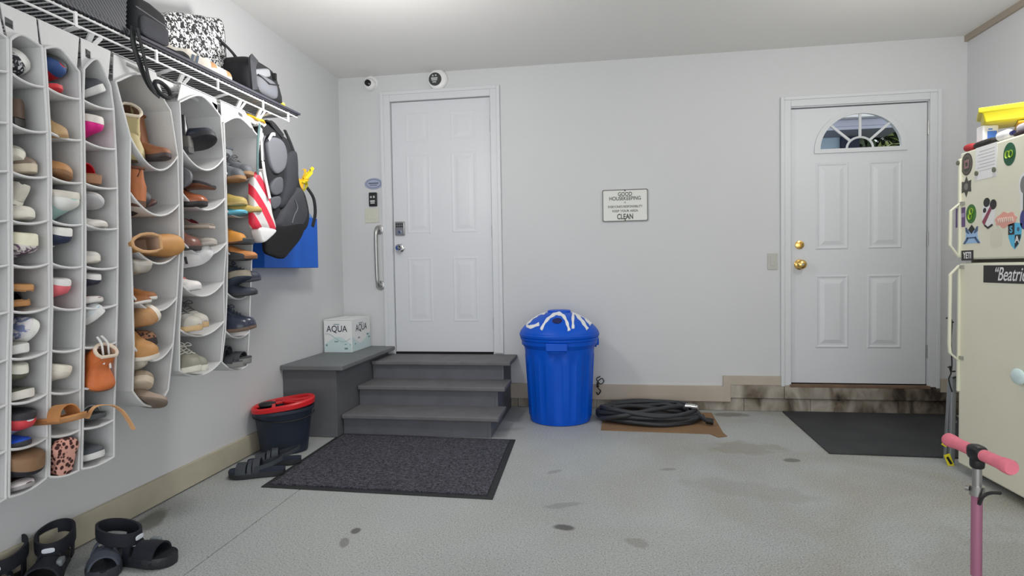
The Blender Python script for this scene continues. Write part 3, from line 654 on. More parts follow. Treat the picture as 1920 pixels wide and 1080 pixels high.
M_ch = mat('charcoal_vinyl',(70,68,64),.5,k=1.2); M_mau = mat('mauve_vinyl',(140,108,106),.5,k=1.2)
def b3(t): disc(.054,.063,M_ch,t); disc(.046,.054,mat('brown_grey_vinyl',(96,90,80),.5,k=1.2),t,off=.0006); disc(.036,.043,M_ch,t,off=.0012); shape2d('printed_mark',[[(-.022,-.026),(.022,-.022),(.024,.026),(-.02,.024)],[(-.01,-.012),(.012,-.012),(.012,.010),(-.01,.010)]],.0008,Mneg(-.002,0,0),M_mau,t)
sticker(1813,308,'charcoal round sticker with mauve centre at the fridge top left','sticker','round_sticker',b3,(.85,.9))
def b4(t): shape2d('sticker_face',[[(0,-.062),(.018,-.03),(.05,-.034),(.046,.0),(.05,.034),(.018,.03),(0,.062),(-.018,.03),(-.05,.034),(-.046,0),(-.05,-.034),(-.018,-.03)]],.0009,Mneg(0,0,0),M_ch,t); disc(.02,.02,mat('grey_vinyl',(100,100,98),.5),t,off=.0006,name='printed_mark')
sticker(1812,350,'dark grey star-shaped sticker on the freezer door','sticker','star_sticker',b4)
M_pur = mat('purple_vinyl',(88,66,112),.45,k=1.4); M_lil = mat('lilac_vinyl',(150,134,172),.45,k=1.3)
def b5(t): shape2d('sticker_face',[[(-.05,-.058),(.05,-.058),(.05,.058),(-.05,.058)]],.0009,Mneg(0,0,0),M_pur,t); shape2d('printed_mark',[[(-.028,0),(.044,0),(.044,.024),(-.028,.024)]],.0008,Mneg(-.0007,0,0),M_lil,t); shape2d('printed_mark',[[(-.03,-.03),(-.02,-.03),(-.02,.03),(-.03,.03)]],.0008,Mneg(-.0009,0,0),M_lil,t)
sticker(1801,408,'purple square sticker at the left edge of the freezer door','sticker','square_sticker',b5)
M_pap = mat('white_paper',(206,206,208),.7,k=1.4); M_pink = mat('salmon_vinyl',(224,150,136),.5,k=1.35)
def b6(t): shape2d('sheet',[[(-.115,-.135),(.112,-.135),(.115,.15),(-.112,.15)]],.0006,Mneg(0,0,0),M_pap,t); mb=MB(); [mb.box((-.0010,-.09,.11-i*.028),(-.0004,.07+.02*(i%2),.113-i*.028)) for i in range(7)]; mb.build('printed_line',mat('pale_grey_ink',(170,172,176),.7,k=1.2),t); 
sticker(1849,305,'white printed paper sheet held on the freezer door','paper','paper_sheet',b6,(.70,.56))
for px,py,l in ((1832,325,'tiny dark magnet at the lower left corner of the white paper sheet'),(1865,318,'tiny dark magnet at the lower right corner of the white paper sheet'),(1789,308,'tiny dark green magnet on the handle trim of the freezer')):
    p = at(px,py,0,GX if px>1795 else GX-.012); q = p if px>1795 else Vector((GX-.012,GY1-.01,p.z))
    tag(MB().lathe([(0,0),(.012,0),(.012,.005),(0,.006)], (q.x-.0008,q.y,q.z), 16, ax='x').build('magnet', mat('dark_olive_plastic',(84,88,72),.5), None), l, 'magnet')
M_wv = mat('white_vinyl',(214,212,216),.5,k=1.3); M_bv = mat('black_vinyl',(40,38,40),.5,k=1.1); M_wine = mat('wine_vinyl',(130,60,80),.5,k=1.3)
def b7(t):   # plain white and wine badge with two dark discs
    shape2d('sticker_face',[[(-.035,-.062),(.0,-.082),(.04,-.066),(.055,-.02),(.058,.02),(.03,.055),(-.02,.06),(-.048,.03),(-.052,-.02)]],.0008,Mneg(0,0,0),M_wv,t)
    disc(.026,.024,M_bv,t,-.012,.058,.0006,'printed_mark'); disc(.026,.026,M_bv,t,.04,.042,.0006,'printed_mark'); disc(.013,.013,M_bv,t,-.028,.018,.0006,'printed_mark')
    shape2d('printed_mark',[[(-.048,-.04),(-.03,-.062),(.03,.02),(.018,.036)]],.0008,Mneg(-.0008,0,0),M_wine,t)
    shape2d('printed_mark',[[(-.03,-.064),(.0,-.082),(.04,-.066),(.034,-.056),(.0,-.07),(-.024,-.056)]],.0008,Mneg(-.0008,0,0),M_bv,t)
sticker(1853,400,'white sticker with wine diagonal stripe and two black dots','sticker','badge_sticker',b7,(.9,.92))
def b8(t):
    n = 40; shape2d('sticker_face',[[((.088+.006*math.sin(9*2*PI*k/n))*math.cos(2*PI*k/n),(.040+.006*math.cos(7*2*PI*k/n))*math.sin(2*PI*k/n)) for k in range(n)]],.0009,Mneg(0,0,0),M_pink,t)
    mb = MB(); P = [(-.0014, -(-.068+.136*k/40), .014*math.sin(k*1.25)) for k in range(41)]; mb.tube(P,.0032,5,sq=.4); mb.build('printed_script', mat('pale_pink_vinyl',(240,196,186),.5,k=1.3), t)
sticker(1886,412,'salmon pink cloud-shaped script sticker on the freezer door','sticker','script_sticker',b8)
M_lb = mat('light_blue_vinyl',(140,170,204),.45,k=1.4); M_db = mat('slate_blue_vinyl',(62,84,116),.45,k=1.3)
def b9(t):
    shape2d('sticker_face',[[(-.085,-.05),(.085,-.05),(.06,-.02),(.055,.03),(-.055,.03),(-.06,-.02)]],.0009,Mneg(0,0,0),M_lb,t)
    shape2d('printed_mark',[[(-.034,.030),(0,.058),(.034,.030),(0,.004)]],.0008,Mneg(-.0008,0,0),M_bv,t)
    for s in (-1,1): shape2d('printed_mark',[[(s*.085,-.052),(s*.062,-.052),(s*.03,-.024),(s*.04,-.012)]],.0008,Mneg(-.0008,0,0),M_db,t); shape2d('printed_mark',[[(s*.06,.02),(s*.062,.046),(s*.048,.044),(s*.022,.008),(s*.034,.006)]],.0008,Mneg(-.0008,0,0),M_db,t)
    shape2d('printed_mark',[[(-.05,-.022),(.05,-.022),(.04,-.014),(-.04,-.014)]],.0008,Mneg(-.0008,0,0),M_db,t)
sticker(1822,440,'pale blue crossed emblem sticker below the green oval','sticker','emblem_sticker',b9)
M_cy = mat('sky_blue_vinyl',(80,170,206),.45,k=1.3)
def b10(t):
    shape2d('sticker_face',[[(-.056,.058),(0,.066),(.056,.058),(.05,-.01),(.03,-.05),(0,-.074),(-.03,-.05),(-.05,-.01)]],.0009,Mneg(0,0,0),M_cy,t)
    shape2d('printed_mark',[[(-.052,.004),(-.002,.004),(-.002,.06),(-.052,.052)]],.0008,Mneg(-.0008,0,0),M_bv,t); shape2d('printed_mark',[[(.002,.002),(.049,.002),(.046,-.016),(.028,-.048),(.002,-.068)]],.0008,Mneg(-.0008,0,0),M_bv,t)
    text('S',.05,Mneg(-.0014,-0,.0)@Matrix.Translation((-.028,.03,0)),M_cy,'lettering',t,.02); text('A',.05,Mneg(-.0014,0,0)@Matrix.Translation((.02,-.024,0)),M_wv,'lettering',t,.02)
    disc(.010,.012,M_db,t,.028,.03,.0012,'printed_mark',6)
sticker(1903,441,'sky blue and black quartered shield sticker','sticker','shield_sticker',b10)
def b11(t):
    shape2d('sticker_face',[[(-.060,-.030),(.060,-.030),(.060,.030),(-.060,.030)]],.0009,Mneg(0,0,0),M_bv,t); text('YETI',.052,Mneg(-.0008,0,-.001),M_wv,'lettering',t,.03,sx=.80)
sticker(1814,479,'small black rectangular sticker with white capitals above the door gap','sticker','word_sticker',b11)
def b12(t):
    shape2d('sticker_face',[[(-.10,-.036),(.36,-.036),(.36,.036),(-.10,.036)]],.0009,Mneg(0,0,0),M_bv,t)
    text('\u201cBeatrice\u201d',.078,Mneg(-.0008,0,-.002)@Matrix.Translation((.12,0,0)),M_wv,'lettering',t,.006,shear=.35,sx=.88)
sticker(1869,514,'long black bumper sticker with white slanted script on the lower fridge door','sticker','bumper_sticker',b12,(.95,1.15))
sticker(1868,446,'round faded cream sticker between the blue emblem and the shield','sticker','faded_sticker',lambda t: shape2d('sticker_face',[rrect(.10,.10,.03)],.0008,Mneg(0,0,0),mat('faded_cream_vinyl',(196,193,176),.5,k=1.4),t))
sticker(1921,411,'dark blue oval sticker at the right edge of the freezer door','sticker','round_sticker',lambda t: (disc(.034,.052,mat('royal_blue_vinyl',(58,60,124),.45,k=1.3),t)))
sticker(1922,378,'white upright sticker with grey marks at right edge of freezer door','sticker','upright_sticker',lambda t: (shape2d('sticker_face',[rrect(.07,.15,.02)],.0008,Mneg(0,0,0),M_wv,t), shape2d('printed_mark',[[(-.012,-.05),(.012,-.05),(.012,.05),(-.012,.05)]],.0008,Mneg(-.0008,0,0),M_ch,t)))
sticker(1921,346,'round white sticker with grey ring at the right edge of freezer door','sticker','round_sticker',lambda t: (disc(.045,.062,M_wv,t), disc(.03,.045,mat('grey_vinyl',(100,100,98),.5),t,off=.0008,name='printed_mark')))
p = at(1917,706,0,GX)
tag(MB().blob((GX-.0165,p.y,p.z),(.014,.045,.036),1,1,20,10).build('suction_hook', mat('pale_aqua_plastic',(190,216,208),.25,k=1.35)), 'pale aqua round knob on the lower fridge door at the picture edge', 'hook')

# on top of the fridge -------------------------------------------------
zt = GT+.001
ya = lambda px, x=GX+.03: at(px,260,0,x).y
M_yel = mat('yellow_plastic',(226,196,40),.4,k=1.35); M_yel2 = mat('amber_plastic',(206,160,30),.4,k=1.3)
jg = thing('detergent_packet', 'white and blue packet standing upright on the fridge under the yellow tray', 'packet', (1.93,3.26,zt))
MB().box((-.035,-.028,.0),(.035,.028,.116)).build('packet_body', M_wv, jg, bevel=.006)
MB().box((-.016,-.0295,.018),(.026,-.028,.086)).box((-.012,-.0295,.092),(.006,-.028,.098)).build('packet_label', mat('blue_print',(66,112,196),.4,k=1.4), jg)
cr = thing('crate', 'amber yellow open crate beneath the yellow tray on the fridge', 'crate', (2.165,3.185,zt), (0,0,math.radians(-28)))
MB().box((-.12,-.10,.0),(.14,.10,.100)).box((-.132,-.112,.100),(.152,.112,.114)).build('crate_body', M_yel2, cr, bevel=.006)
MB().lathe([(0,0),(.014,0),(.014,.006),(0,.008)], (-.06,-.10,.07), 16, ax='y').build('rivet', mat('pale_yellow',(240,214,120),.3), cr)
yc_ = thing('tray', 'bright yellow plastic tray stacked topmost on the fridge', 'tray', (2.142,3.181,zt+.1165), (0,0,math.radians(-28)))
MB().rings([[Vector((sx*a,sy*b,z)) for sx,sy in ((-1,-1),(1,-1),(1,1),(-1,1))] for a,b,z in ((.22,.09,.0),(.235,.105,.006),(.245,.113,.05),(.262,.118,.056),(.262,.118,.078),(.25,.108,.078),(.24,.10,.012))]).build('tray_body', M_yel, yc_, bevel=.003)
MB().box((-.07,-.1185,.062),(.02,-.1175,.067)).build('printed_line', M_black, yc_)
MB().box((.05,-.1185,.058),(.064,-.1175,.070)).box((.07,-.1185,.060),(.105,-.1175,.068)).build('printed_mark', M_black, yc_)
rb = thing('rolled_umbrella', 'red and black folded umbrella lying along the fridge top edge', 'umbrella', (GX+.028,3.20,zt))
MB().blob((0,.095,.020),(.026,.040,.019),.8,.8).build('handle_end', mat('dull_red_fabric',(150,44,48),.7,k=1.4), rb)
MB().blob((0,-.03,.017),(.025,.088,.0165),.7,.6).build('wrapped_canopy', mat('mottled_black_fabric',(50,48,46),.8,k=1.2,var=.5,vscale=40), rb)
wb = thing('bottle', 'small white bottle lying beside the blue packet on the fridge', 'bottle', (GX+.03,3.04,zt))
MB().lathe([(0,-.04),(.022,-.038),(.024,.015),(.016,.03),(.010,.036),(0,.036)], (0,0,.0255), 20, M=Matrix.Rotation(PI/2,4,'X')).build('bottle_body', M_wv, wb)
MB().lathe([(0,.036),(.011,.036),(.011,.05),(0,.05)], (0,0,.0255), 16, M=Matrix.Rotation(PI/2,4,'X')).build('bottle_cap', mat('navy_cap',(40,44,90),.4), wb)
gl = thing('folded_cloth', 'pale lilac folded cloth with dark hem on the fridge edge', 'cloth', (GX+.04,2.89,zt))
MB().blob((0,0,.034),(.034,.075,.018),.6,.7).build('cloth', mat('pale_lilac_cloth',(186,180,188),.85,k=1.4,bump=.3), gl)
MB().blob((0,0,.010),(.036,.095,.010),.6,.7).build('dark_hem', mat('dark_cloth',(44,36,38),.85), gl)

# cord hanging on fridge handles, folded stand beside the fridge ------------
cdh = thing('hanging_rope', 'thin black cord tied along the fridge handles', 'cord', (0,0,0))
pp = [at(1781,598,1,3.36),at(1785,604,1,3.36),at(1783,640,1,3.36),at(1785,685,1,3.36),at(1781,690,1,3.36),at(1783,700,1,3.37),at(1779,712,1,3.37),at(1785,735,1,3.37)]
MB().tube(smooth_path(pp,5), .0035, 6).build('rope', M_black, cdh)
for (px,py) in ((1781,600),(1784,692),(1794,712)):
    a = at(px-7,py-3,1,3.355); b = at(px+7,py+4,1,3.355); MB().tube(smooth_path([a,at(px,py-5,1,3.355),at(px,py+4,1,3.355),b],4), .004, 6).build('knot', M_black, cdh)
sl = thing('folded_step_stool', 'folded grey metal step stool with yellow warning labels leaning beside the fridge', 'step stool', (0,0,0))
M_gal = mat('grey_metal_leg', (140,144,148), .4, metal=.6, k=1.4)
A0, A1 = at(1775,862,1,3.47), at(1784,706,1,3.40)
B0, B1 = at(1784,872,1,3.43), at(1787,704,1,3.38)
A0.z = max(A0.z,.012); B0.z = max(.012,B0.z)
MB().bar(A0,A1,.028,.022,(0,1,0)).build('leg', M_gal, sl, smooth=False, bevel=.003)
MB().bar(B0,B1,.024,.020,(0,1,0)).build('leg', M_gal, sl, smooth=False, bevel=.003)
MB().bar(A0.lerp(A1,.45)+Vector((0,.014,0)),A0.lerp(A1,.45)+Vector((.05,.03,.0)),.02,.012,(0,0,1)).build('brace', M_gal, sl)
for a,b,py in ((at(1769,836,1,3.445),at(1775,828,1,3.445),0),):
    MB().bar(a,b,.026,.004,(0,1,0)).build('warning_label', M_yel, sl, smooth=False)
lb = MB().bar(at(1775,852,1,3.415),at(1784,875,1,3.415),.030,.004,(0,1,0)).build('warning_label', M_yel, sl, smooth=False)
mb = MB(); a = at(1776,857,1,3.412); b = at(1784,870,1,3.412); mb.bar(a,b,.012,.002,(0,1,0)); mb.build('printed_mark', M_black, sl, smooth=False)

# ------------------------------------------------------------------ scooter
so = thing('kick_scooter', 'pink folding kick scooter with pink foam grips in the right foreground', 'scooter', (1.147,1.97,0))
M_foam = mat('pink_foam', (232,112,128), .8, k=1.35, bump=.3, bscale=120, var=.06, vscale=30)
M_pinkm = mat('metallic_pink_tube', (158,104,128), .3, metal=.5, k=1.45)
ZH = .505
HD = Vector((.05,-1.0,0)).normalized()
MB().tube([(0,0,.12),(0,0,.385)], .0148, 20).build('steering_tube', M_pinkm, so)
MB().tube([(0,0,.38),(0,0,ZH-.01)], .0125, 20).build('stem_tube', M_steel, so)
MB().tube([HD*-.142+Vector((0,0,ZH)), HD*.142+Vector((0,0,ZH))], .011, 14).build('handlebar', M_steel, so)
for s in (-1,1):
    P = [HD*s*d+Vector((0,0,ZH)) for d in (.026,.03,.085,.09,.105,.118,.136,.142,.143)]
    MB().tube(P, [.015,.0185,.0185,.0185,.0205,.022,.0225,.019,.006], 20).build('foam_grip', M_foam, so)
ck = MB().blob((0,0,ZH),(.021,.030,.024),.6,.6).blob((0,0,ZH-.03),(.019,.019,.020),.5,.9).build('handlebar_clamp', M_black, so)
MB().tube([(0,0,.372),(0,0,.402)], .0195, 20).build('height_collar', M_steel, so)
MB().tube(smooth_path([(-.006,-.022,.352),(.0,-.028,.378),(.018,-.032,.392),(.046,-.03,.392)],5), .0075, 8, sq=.7).build('clamp_lever', M_black, so)
plab(MB().tube([(-.03,.006,.392),(-.022,.0,.392)], .008, 8).build('clamp_nut', M_steel, so), 'small steel nut')
def wheel(x): 
    o = MB().lathe([(.0,-.012),(.030,-.012),(.046,-.010),(.050,0),(.046,.010),(.030,.012),(0,.012)], (x,0,.050), 32, M=Matrix.Rotation(PI/2,4,'X')).build('wheel', mat('translucent_pink_wheel',(220,120,160),.4,k=1.3), so); return o
wheel(0.02); wheel(.56)
MB().tube([(0,0,.12),(.02,.018,.05)], .007, 8).tube([(0,0,.12),(.02,-.018,.05)], .007, 8).build('fork', M_steel, so)
MB().box((.09,-.05,.062),(.56,.05,.085)).bar((.0,0,.085),(.12,0,.073),.05,.022).build('deck', M_pinkm, so, bevel=.006)
MB().box((.14,-.042,.0855),(.48,.042,.088)).build('grip_tape', M_black, so)

# ================================================================== wire shelf on the left wall
FXS = -1.700
ztop = lambda y: 1.962+.022*(y-1.6)/1.5
zlip = lambda y: 1.920+.018*(y-1.6)/1.5
sh = thing('wire_shelf', 'white wire shelf running along the left wall above the shoe organizers', 'shelf', (0,0,0))
Y0S, Y1S = .70, 3.12
mb = MB(); y = Y0S
while y < Y1S:
    mb.bar((XL+.004,y,ztop(y)+.001),(FXS,y,ztop(y)+.001),.0034,.0034); mb.bar((FXS,y,ztop(y)),(FXS,y,zlip(y)),.0034,.0034,(1,0,0)) if False else None
    y += .0254
mb.build('wire_deck', M_wire, sh, smooth=False)
for i,x in enumerate((FXS, FXS-.20, XL+.02)):
    MB().tube([(x,Y0S,ztop(Y0S)-.004),(x,Y1S+.02,ztop(Y1S+.02)-.004)], .0042 if i==0 else .003, 8).build('long_wire', M_wire, sh)
MB().tube([(FXS,Y0S,zlip(Y0S)),(FXS,Y1S-.08,zlip(Y1S-.08))], .0042, 8).build('long_wire', M_wire, sh)
for y in (1.02,1.37,1.715,2.07,2.44,2.80,3.045): MB().box((FXS-.003,y-.005,zlip(y)-.006),(FXS+.004,y+.005,ztop(y)+.002)).build('lip_clip', M_wire, sh, smooth=False)
for y in (1.20,1.72,2.15,2.50,2.86):
    MB().bar((FXS+.003,y,zlip(y)-.004),(XL+.012,y+.0,1.835),.004,.020,(0,1,0)).build('brace', M_wire, sh, smooth=False)
# closet rod under the shelf with hooks
ZR = 1.872; XRD = -1.745
rod = thing('closet_rod', 'white closet rod hanging under the wire shelf', 'rod', (0,0,0))
MB().tube([(XRD,.75,ZR),(XRD,2.885,ZR)], .0165, 16).build('rod', M_whitep, rod)
MB().tube([(XRD,2.885,ZR),(XRD,2.892,ZR)], .018, 16).build('end_cap', M_whitep, rod)
for y in (1.28,1.795,2.235,2.63,2.80):
    zt_ = zlip(y)
    mb = MB().bar((XRD,y-.0,ZR+.006),(FXS-.004,y-.015,zt_-.002),.016,.010).bar((XRD+.012,y,ZR-.0),(FXS-.004,y+.024,zt_-.002),.016,.010)
    mb.box((XRD-.02,y-.010,ZR-.020),(XRD+.02,y+.012,ZR-.0165)).box((XRD+.0165,y-.010,ZR-.020),(XRD+.021,y+.012,ZR+.012))
    mb.build('rod_hook', M_whitep, rod, smooth=False)

# ================================================================== hanging organizers
XO = -1.70; DO = .285; TH = .005
A7 = lambda px,py: (lambda p: (p.y,p.z))(at(px,py,0,XO))
def fit(p, q, n):   # n+1 points between two (y,z)
    return [(p[0]+(q[0]-p[0])*i/n, p[1]+(q[1]-p[1])*i/n) for i in range(n+1)]
ORG = {}
def organizer(key, label, near, far, sag, peak, head, slots, rise=.0, grp=None):
    """near/far: top corner then one shelf attachment per tier (y,z)"""
    n = len(near)-1; t = thing('hanging_shoe_organizer', label, 'organizer', (0,0,0), group=grp)
    xb = XO-DO
    for nm, side in (('side_panel', near), ('side_panel', far)):
        path = []
        for a,b in zip(side, side[1:]): path += [a, ((a[0]+b[0])/2, (a[1]+b[1])/2)]
        path.append(side[-1])
        MB().band(path, xb, XO, TH).tube([(XO,y,z) for y,z in path], .0042, 6).build(nm, [M_fab], t)
    for i in range(1, n+1):
        a, b = near[i], far[i]; P = []
        for k in range(13):
            u = k/12; s_ = sag[i-1] if isinstance(sag, (list,tuple)) else sag
            P.append((a[0]+(b[0]-a[0])*u, a[1]+(b[1]-a[1])*u - s_*4*u*(1-u)))
        MB().band(P, xb, XO, TH).tube([(XO+.0005,y,z) for y,z in P], .0042, 6).build('shelf', [M_fab], t)
    # top: arched under the hanging loop
    a, b = near[0], far[0]
    P = [(a[0],a[1]), peak, (b[0],b[1])]; P = [(p.y,p.z) for p in smooth_path([(0,u,v) for u,v in P], 6)]
    MB().band(P, xb, XO, TH).tube([(XO,y,z) for y,z in P], .0042, 6).build('top_panel', [M_fab], t)
    # back panel
    mb = MB(); N_ = len(near)
    mb.add([(xb,y,z) for y,z in near]+[(xb,y,z) for y,z in far]+[(xb-.004,y,z) for y,z in near]+[(xb-.004,y,z) for y,z in far],
           [(i,i+1,N_+i+1,N_+i) for i in range(N_-1)]+[(2*N_+i,3*N_+i,3*N_+i+1,2*N_+i+1) for i in range(N_-1)]+[(0,N_,3*N_,2*N_),(N_-1,3*N_-1,4*N_-1,2*N_-1)])
    mb.build('back_panel', M_fab, t, smooth=False)
    # hanging loop of fabric around the rod
    hy0, hy1, hz = head
    front = [(hy0,hz),(hy1,hz)]+[(y,z+.001) for y,z in reversed(P)]
    M = Matrix(((0,0,1,XO-.010),(1,0,0,0),(0,1,0,0),(0,0,0,1)))
    holes = [[(y,z),(y+w_,z-.004),(y+w_,z-h_),(y,z-h_+.004)] for y,z,w_,h_ in slots]
    shape2d('hanging_loop', [front]+holes, .003, M, M_fab, t)
    MB().box((XRD-.022,hy0,ZR+.0175),(XO-.012,hy1,ZR+.0205)).box((XRD-.026,hy0,ZR-.02),(XRD-.022,hy1,ZR+.0205)).build('loop_back', M_fab, t, smooth=False)
    ORG[key] = (near, far, sag)
    return t
NG = 'narrow hanging shoe organizers'; WG = 'wide hanging shoe organizers'
def cells(pts, n):   # px points at given tiers -> (y,z) list
    return [A7(*p) for p in pts]
c1n = cells([(19,74),(20,137),(20,232),(21,322),(21,414),(22,497),(22,584),(19,673),(18,757),(17,843),(16,932)],10)
c1f = cells([(78,88),(83,163),(88,247),(90,331),(90,413),(91,494),(92,575),(90,658),(88,738),(88,820),(86,896)],10)
c2n = [(a+.009,b) for a,b in c1f]; c2n[0] = A7(83,90)
c2f = cells([(148,135),(150,186),(152,263),(153,343),(154,421),(154,500),(153,578),(151,653),(150,730),(149,806),(147,882)],10)
c3n = [(a+.011,b) for a,b in c2f]; c3n[0] = A7(157,128)
c3f = cells([(206,160),(212,205),(216,280),(219,353),(220,429),(220,501),(219,571),(217,642),(215,716),(213,787),(213,856)],10)
organizer('c1','white narrow hanging shoe organizer, leftmost full column of cubbies', c1n, c1f, .010, (1.53,1.818), (1.475,1.585,1.890), [(1.487,1.855,.026,.03)], grp=None)
organizer('c2','white narrow hanging shoe organizer, second full column from the left', c2n, c2f, .008, (1.655,1.822), (1.592,1.735,1.890), [])
organizer('c3','white narrow hanging shoe organizer, third full column beside the wide ones', c3n, c3f, .008, (1.795,1.838), (1.742,1.862,1.890), [(1.757,1.862,.022,.032)])
c0f = [(a-.009,b) for a,b in c1n]; c0n = [(a-.13,b-.005) for a,b in c1n]
organizer('c0','white narrow hanging shoe organizer cut off by the left picture edge', c0n, c0f, .006, (1.40,1.81), (1.34,1.465,1.890), [])
o4n = [(1.868,1.785),(1.925,1.600),(1.912,1.398),(1.911,1.213),(1.909,1.017),(1.906,.828),(1.893,.667)]
o4f = [(2.135,1.752),(2.166,1.576),(2.166,1.381),(2.160,1.191),(2.135,1.000),(2.106,.817),(2.070,.637)]
o5n = [(2.188,1.802),(2.195,1.610),(2.188,1.427),(2.183,1.223),(2.168,1.049),(2.144,.868),(2.136,.701)]
o5f = [(2.452,1.812),(2.465,1.626),(2.464,1.440),(2.465,1.237),(2.437,1.058),(2.432,.878),(2.397,.697)]
o6n = [(2.474,1.788),(2.478,1.560),(2.474,1.385),(2.472,1.193),(2.458,1.004),(2.438,.830),(2.405,.693)]
o6f = [A7(*q) for q in ((486,258),(481,326),(476,396),(472,471),(469,548),(467,622),(463,685))]
organizer('o4','white wide hanging organizer, nearest wide one, with boots in its tiers', o4n, o4f, [.085,.065,.065,.055,.060,.060], (2.006,1.852), (1.875,2.075,1.885), [(1.93,1.876,.09,.022)])
organizer('o5','white wide hanging organizer, middle one of the three wide ones', o5n, o5f, [.070,.060,.055,.055,.045,.040], (2.325,1.868), (2.215,2.44,1.885), [(2.41,1.866,.035,.028)])
organizer('o6','white wide hanging organizer, farthest one, next to the hanging backpack', o6n, o6f, [.035,.030,.030,.030,.030,.030], (2.60,1.842), (2.47,2.66,1.885), [(2.60,1.872,.035,.02)])

# ================================================================== shoes
def shape_w(t): return interp([(0,.42),(.02,.50),(.06,.60),(.14,.68),(.3,.70),(.45,.76),(.6,.90),(.72,1.0),(.82,.97),(.9,.84),(.95,.68),(.985,.42),(1,.20)], t)
def shoe(name, label, cat, kind='sneaker', L=.25, W=.092, up=(200,200,200), so=(225,225,220), li=None, cap=None, hc=.075, hi=.065, ts=.024, heel=0., laces=None, upm=None, som=None, stripe=None, strap=None, group=None, k=None, shine=.6, cuff=None, tongue=None):
    t = thing(name, label, cat, group=group)
    if k is None: k = 1.22
    def mm(c, tag_, r=shine): return c if not isinstance(c, tuple) else mat('%s_%d_%d_%d' % ((tag_,)+c), c, r, k=k, var=.06, vscale=25)
    mu = upm or mm(up,'shoe_upper'); ms = som or mm(so,'shoe_sole',.6); ml = mm(li or tuple(int(x*.45) for x in (up if isinstance(up,tuple) else (90,90,90))),'shoe_lining',.9); mc = mm(cap,'shoe_cap') if cap else mu
    X = lambda u: -L/2+L*u
    spring = lambda u: .010*max(0,(u-.72)/.28)**2*(1 if kind not in ('sandal',) else .6)
    hl = lambda u: heel*(1-min(1,max(0,(u-.28)/.25)))**1.0 if heel else 0
    us = [0,.015,.05,.11,.2,.3,.4,.5,.6,.7,.79,.86,.92,.96,.985,1]
    # sole
    rs = []
    for u in us:
        w_ = shape_w(u)*W/2; z0 = spring(u); z1 = z0+ts+hl(u); zb = z0 if not heel else (z0 if (u < .3 or u > .5) else z0+heel*.5*math.sin(PI*(u-.3)/.2)*1.0)
        rs.append([Vector((X(u),y,z)) for y,z in ((-w_*.82,zb),(-w_*.97,zb+.003),(-w_,(zb+z1)/2),(-w_*.97,z1),(0,z1),(w_*.97,z1),(w_,(zb+z1)/2),(w_*.97,zb+.003),(w_*.82,zb),(0,zb))])
    MB().rings(rs).build('sole', ms, t, angle=50)
    zs = lambda u: spring(u)+ts+hl(u)
    if kind == 'sandal':
        MB().rings([[Vector((X(u),y,z)) for y,z in ((-w_,zs(u)),(-w_,zs(u)+.006),(-w_*.8,zs(u)+.0035),(w_*.8,zs(u)+.0035),(w_,zs(u)+.006),(w_,zs(u)))] for u in us for w_ in [shape_w(u)*W/2*.95]]).build('footbed', ml, t)
        for (u0,u1,h) in (strap or [(.62,.76,.045),(.42,.52,.06)]):
            rr = []
            for u in (u0,u0+.03,u1-.03,u1):
                w_ = shape_w(u)*W/2*1.0; ring = []
                for kk in range(13):
                    a = PI*kk/12; ring.append(Vector((X(u), -w_*math.cos(a)*1.02, zs(u)-.004+h*abs(math.sin(a))**.8)))
                rr.append(ring+[p+Vector((0,-p.y*.06,-.004)) for p in reversed(ring)])
            MB().rings(rr).build('strap', mu, t)
        if cuff:   # heel strap
            P = smooth_path([(X(.5),-W*.40,zs(.5)+.02),(X(.2),-W*.38,zs(.2)+cuff*.7),(X(.02),0,zs(0)+cuff),(X(.2),W*.38,zs(.2)+cuff*.7),(X(.5),W*.40,zs(.5)+.02)],6)
            mb = MB(); rr = []
            for i,p in enumerate(P):
                d = Vector((p.x-X(.3),p.y,0)).normalized()*.002; rr.append([p+d+Vector((0,0,-.011)),p+d+Vector((0,0,.011)),p-d+Vector((0,0,.011)),p-d+Vector((0,0,-.011))])
            mb.rings(rr).build('heel_strap', mu, t)
        return t
    # upper
    tall = hc > .1
    uo0, uo1 = (.06,.44) if tall else ((.06,.50) if kind != 'flat' else (.06,.66))
    st = [0,.012,uo0]+[uo0+(uo1-uo0)*i/5 for i in range(1,6)]+([uo1+.014,uo1+.055] if tall else [uo1+.035])+[uo1+.12,.68 if uo1 < .5 else .78,.78 if uo1 < .5 else .84,.87,.93,.97,.995]
    st = sorted(set(st)); K_ = 16; rs = []; op = []
    hv = lambda u: interp([(0,hi),(uo1+.035,hi*1.0),(.68,hi*.74),(.80,hi*.60),(.88,hi*.52),(.94,hi*.42),(.98,hi*.25),(1,.004)], u)
    def warp(p, u):   # ankle narrowing and shaft lean for boots
        if tall:
            z = p.z-zs(u)
            s_ = interp([(0,1),(.05,.98),(.10,.86),(.14,.86),(.25,1.0),(.5,1.1)], z); xc = X(.26)
            if z > .05: 
                bl = min(1, (z-.05)/.04); e_ = max(.30, math.sqrt(max(0, 1-((u-.25)/.26)**2)))*1.08 if u < .5 else 1
                p = Vector((xc+(p.x-xc)*s_, p.y*min(1.05,s_*1.12)*((1-bl)+bl*e_), p.z))
        return p
    hcf = lambda u: hc if tall else interp([(0,hc),(.06,hc),(.25,hc*.80),(.42,hc*.86),(.5,hi),(.7,hi*.75)], u)
    if kind == 'clog': hcf = lambda u: interp([(0,.008),(.3,.008),(.42,hi*.8),(.5,hi)], u)
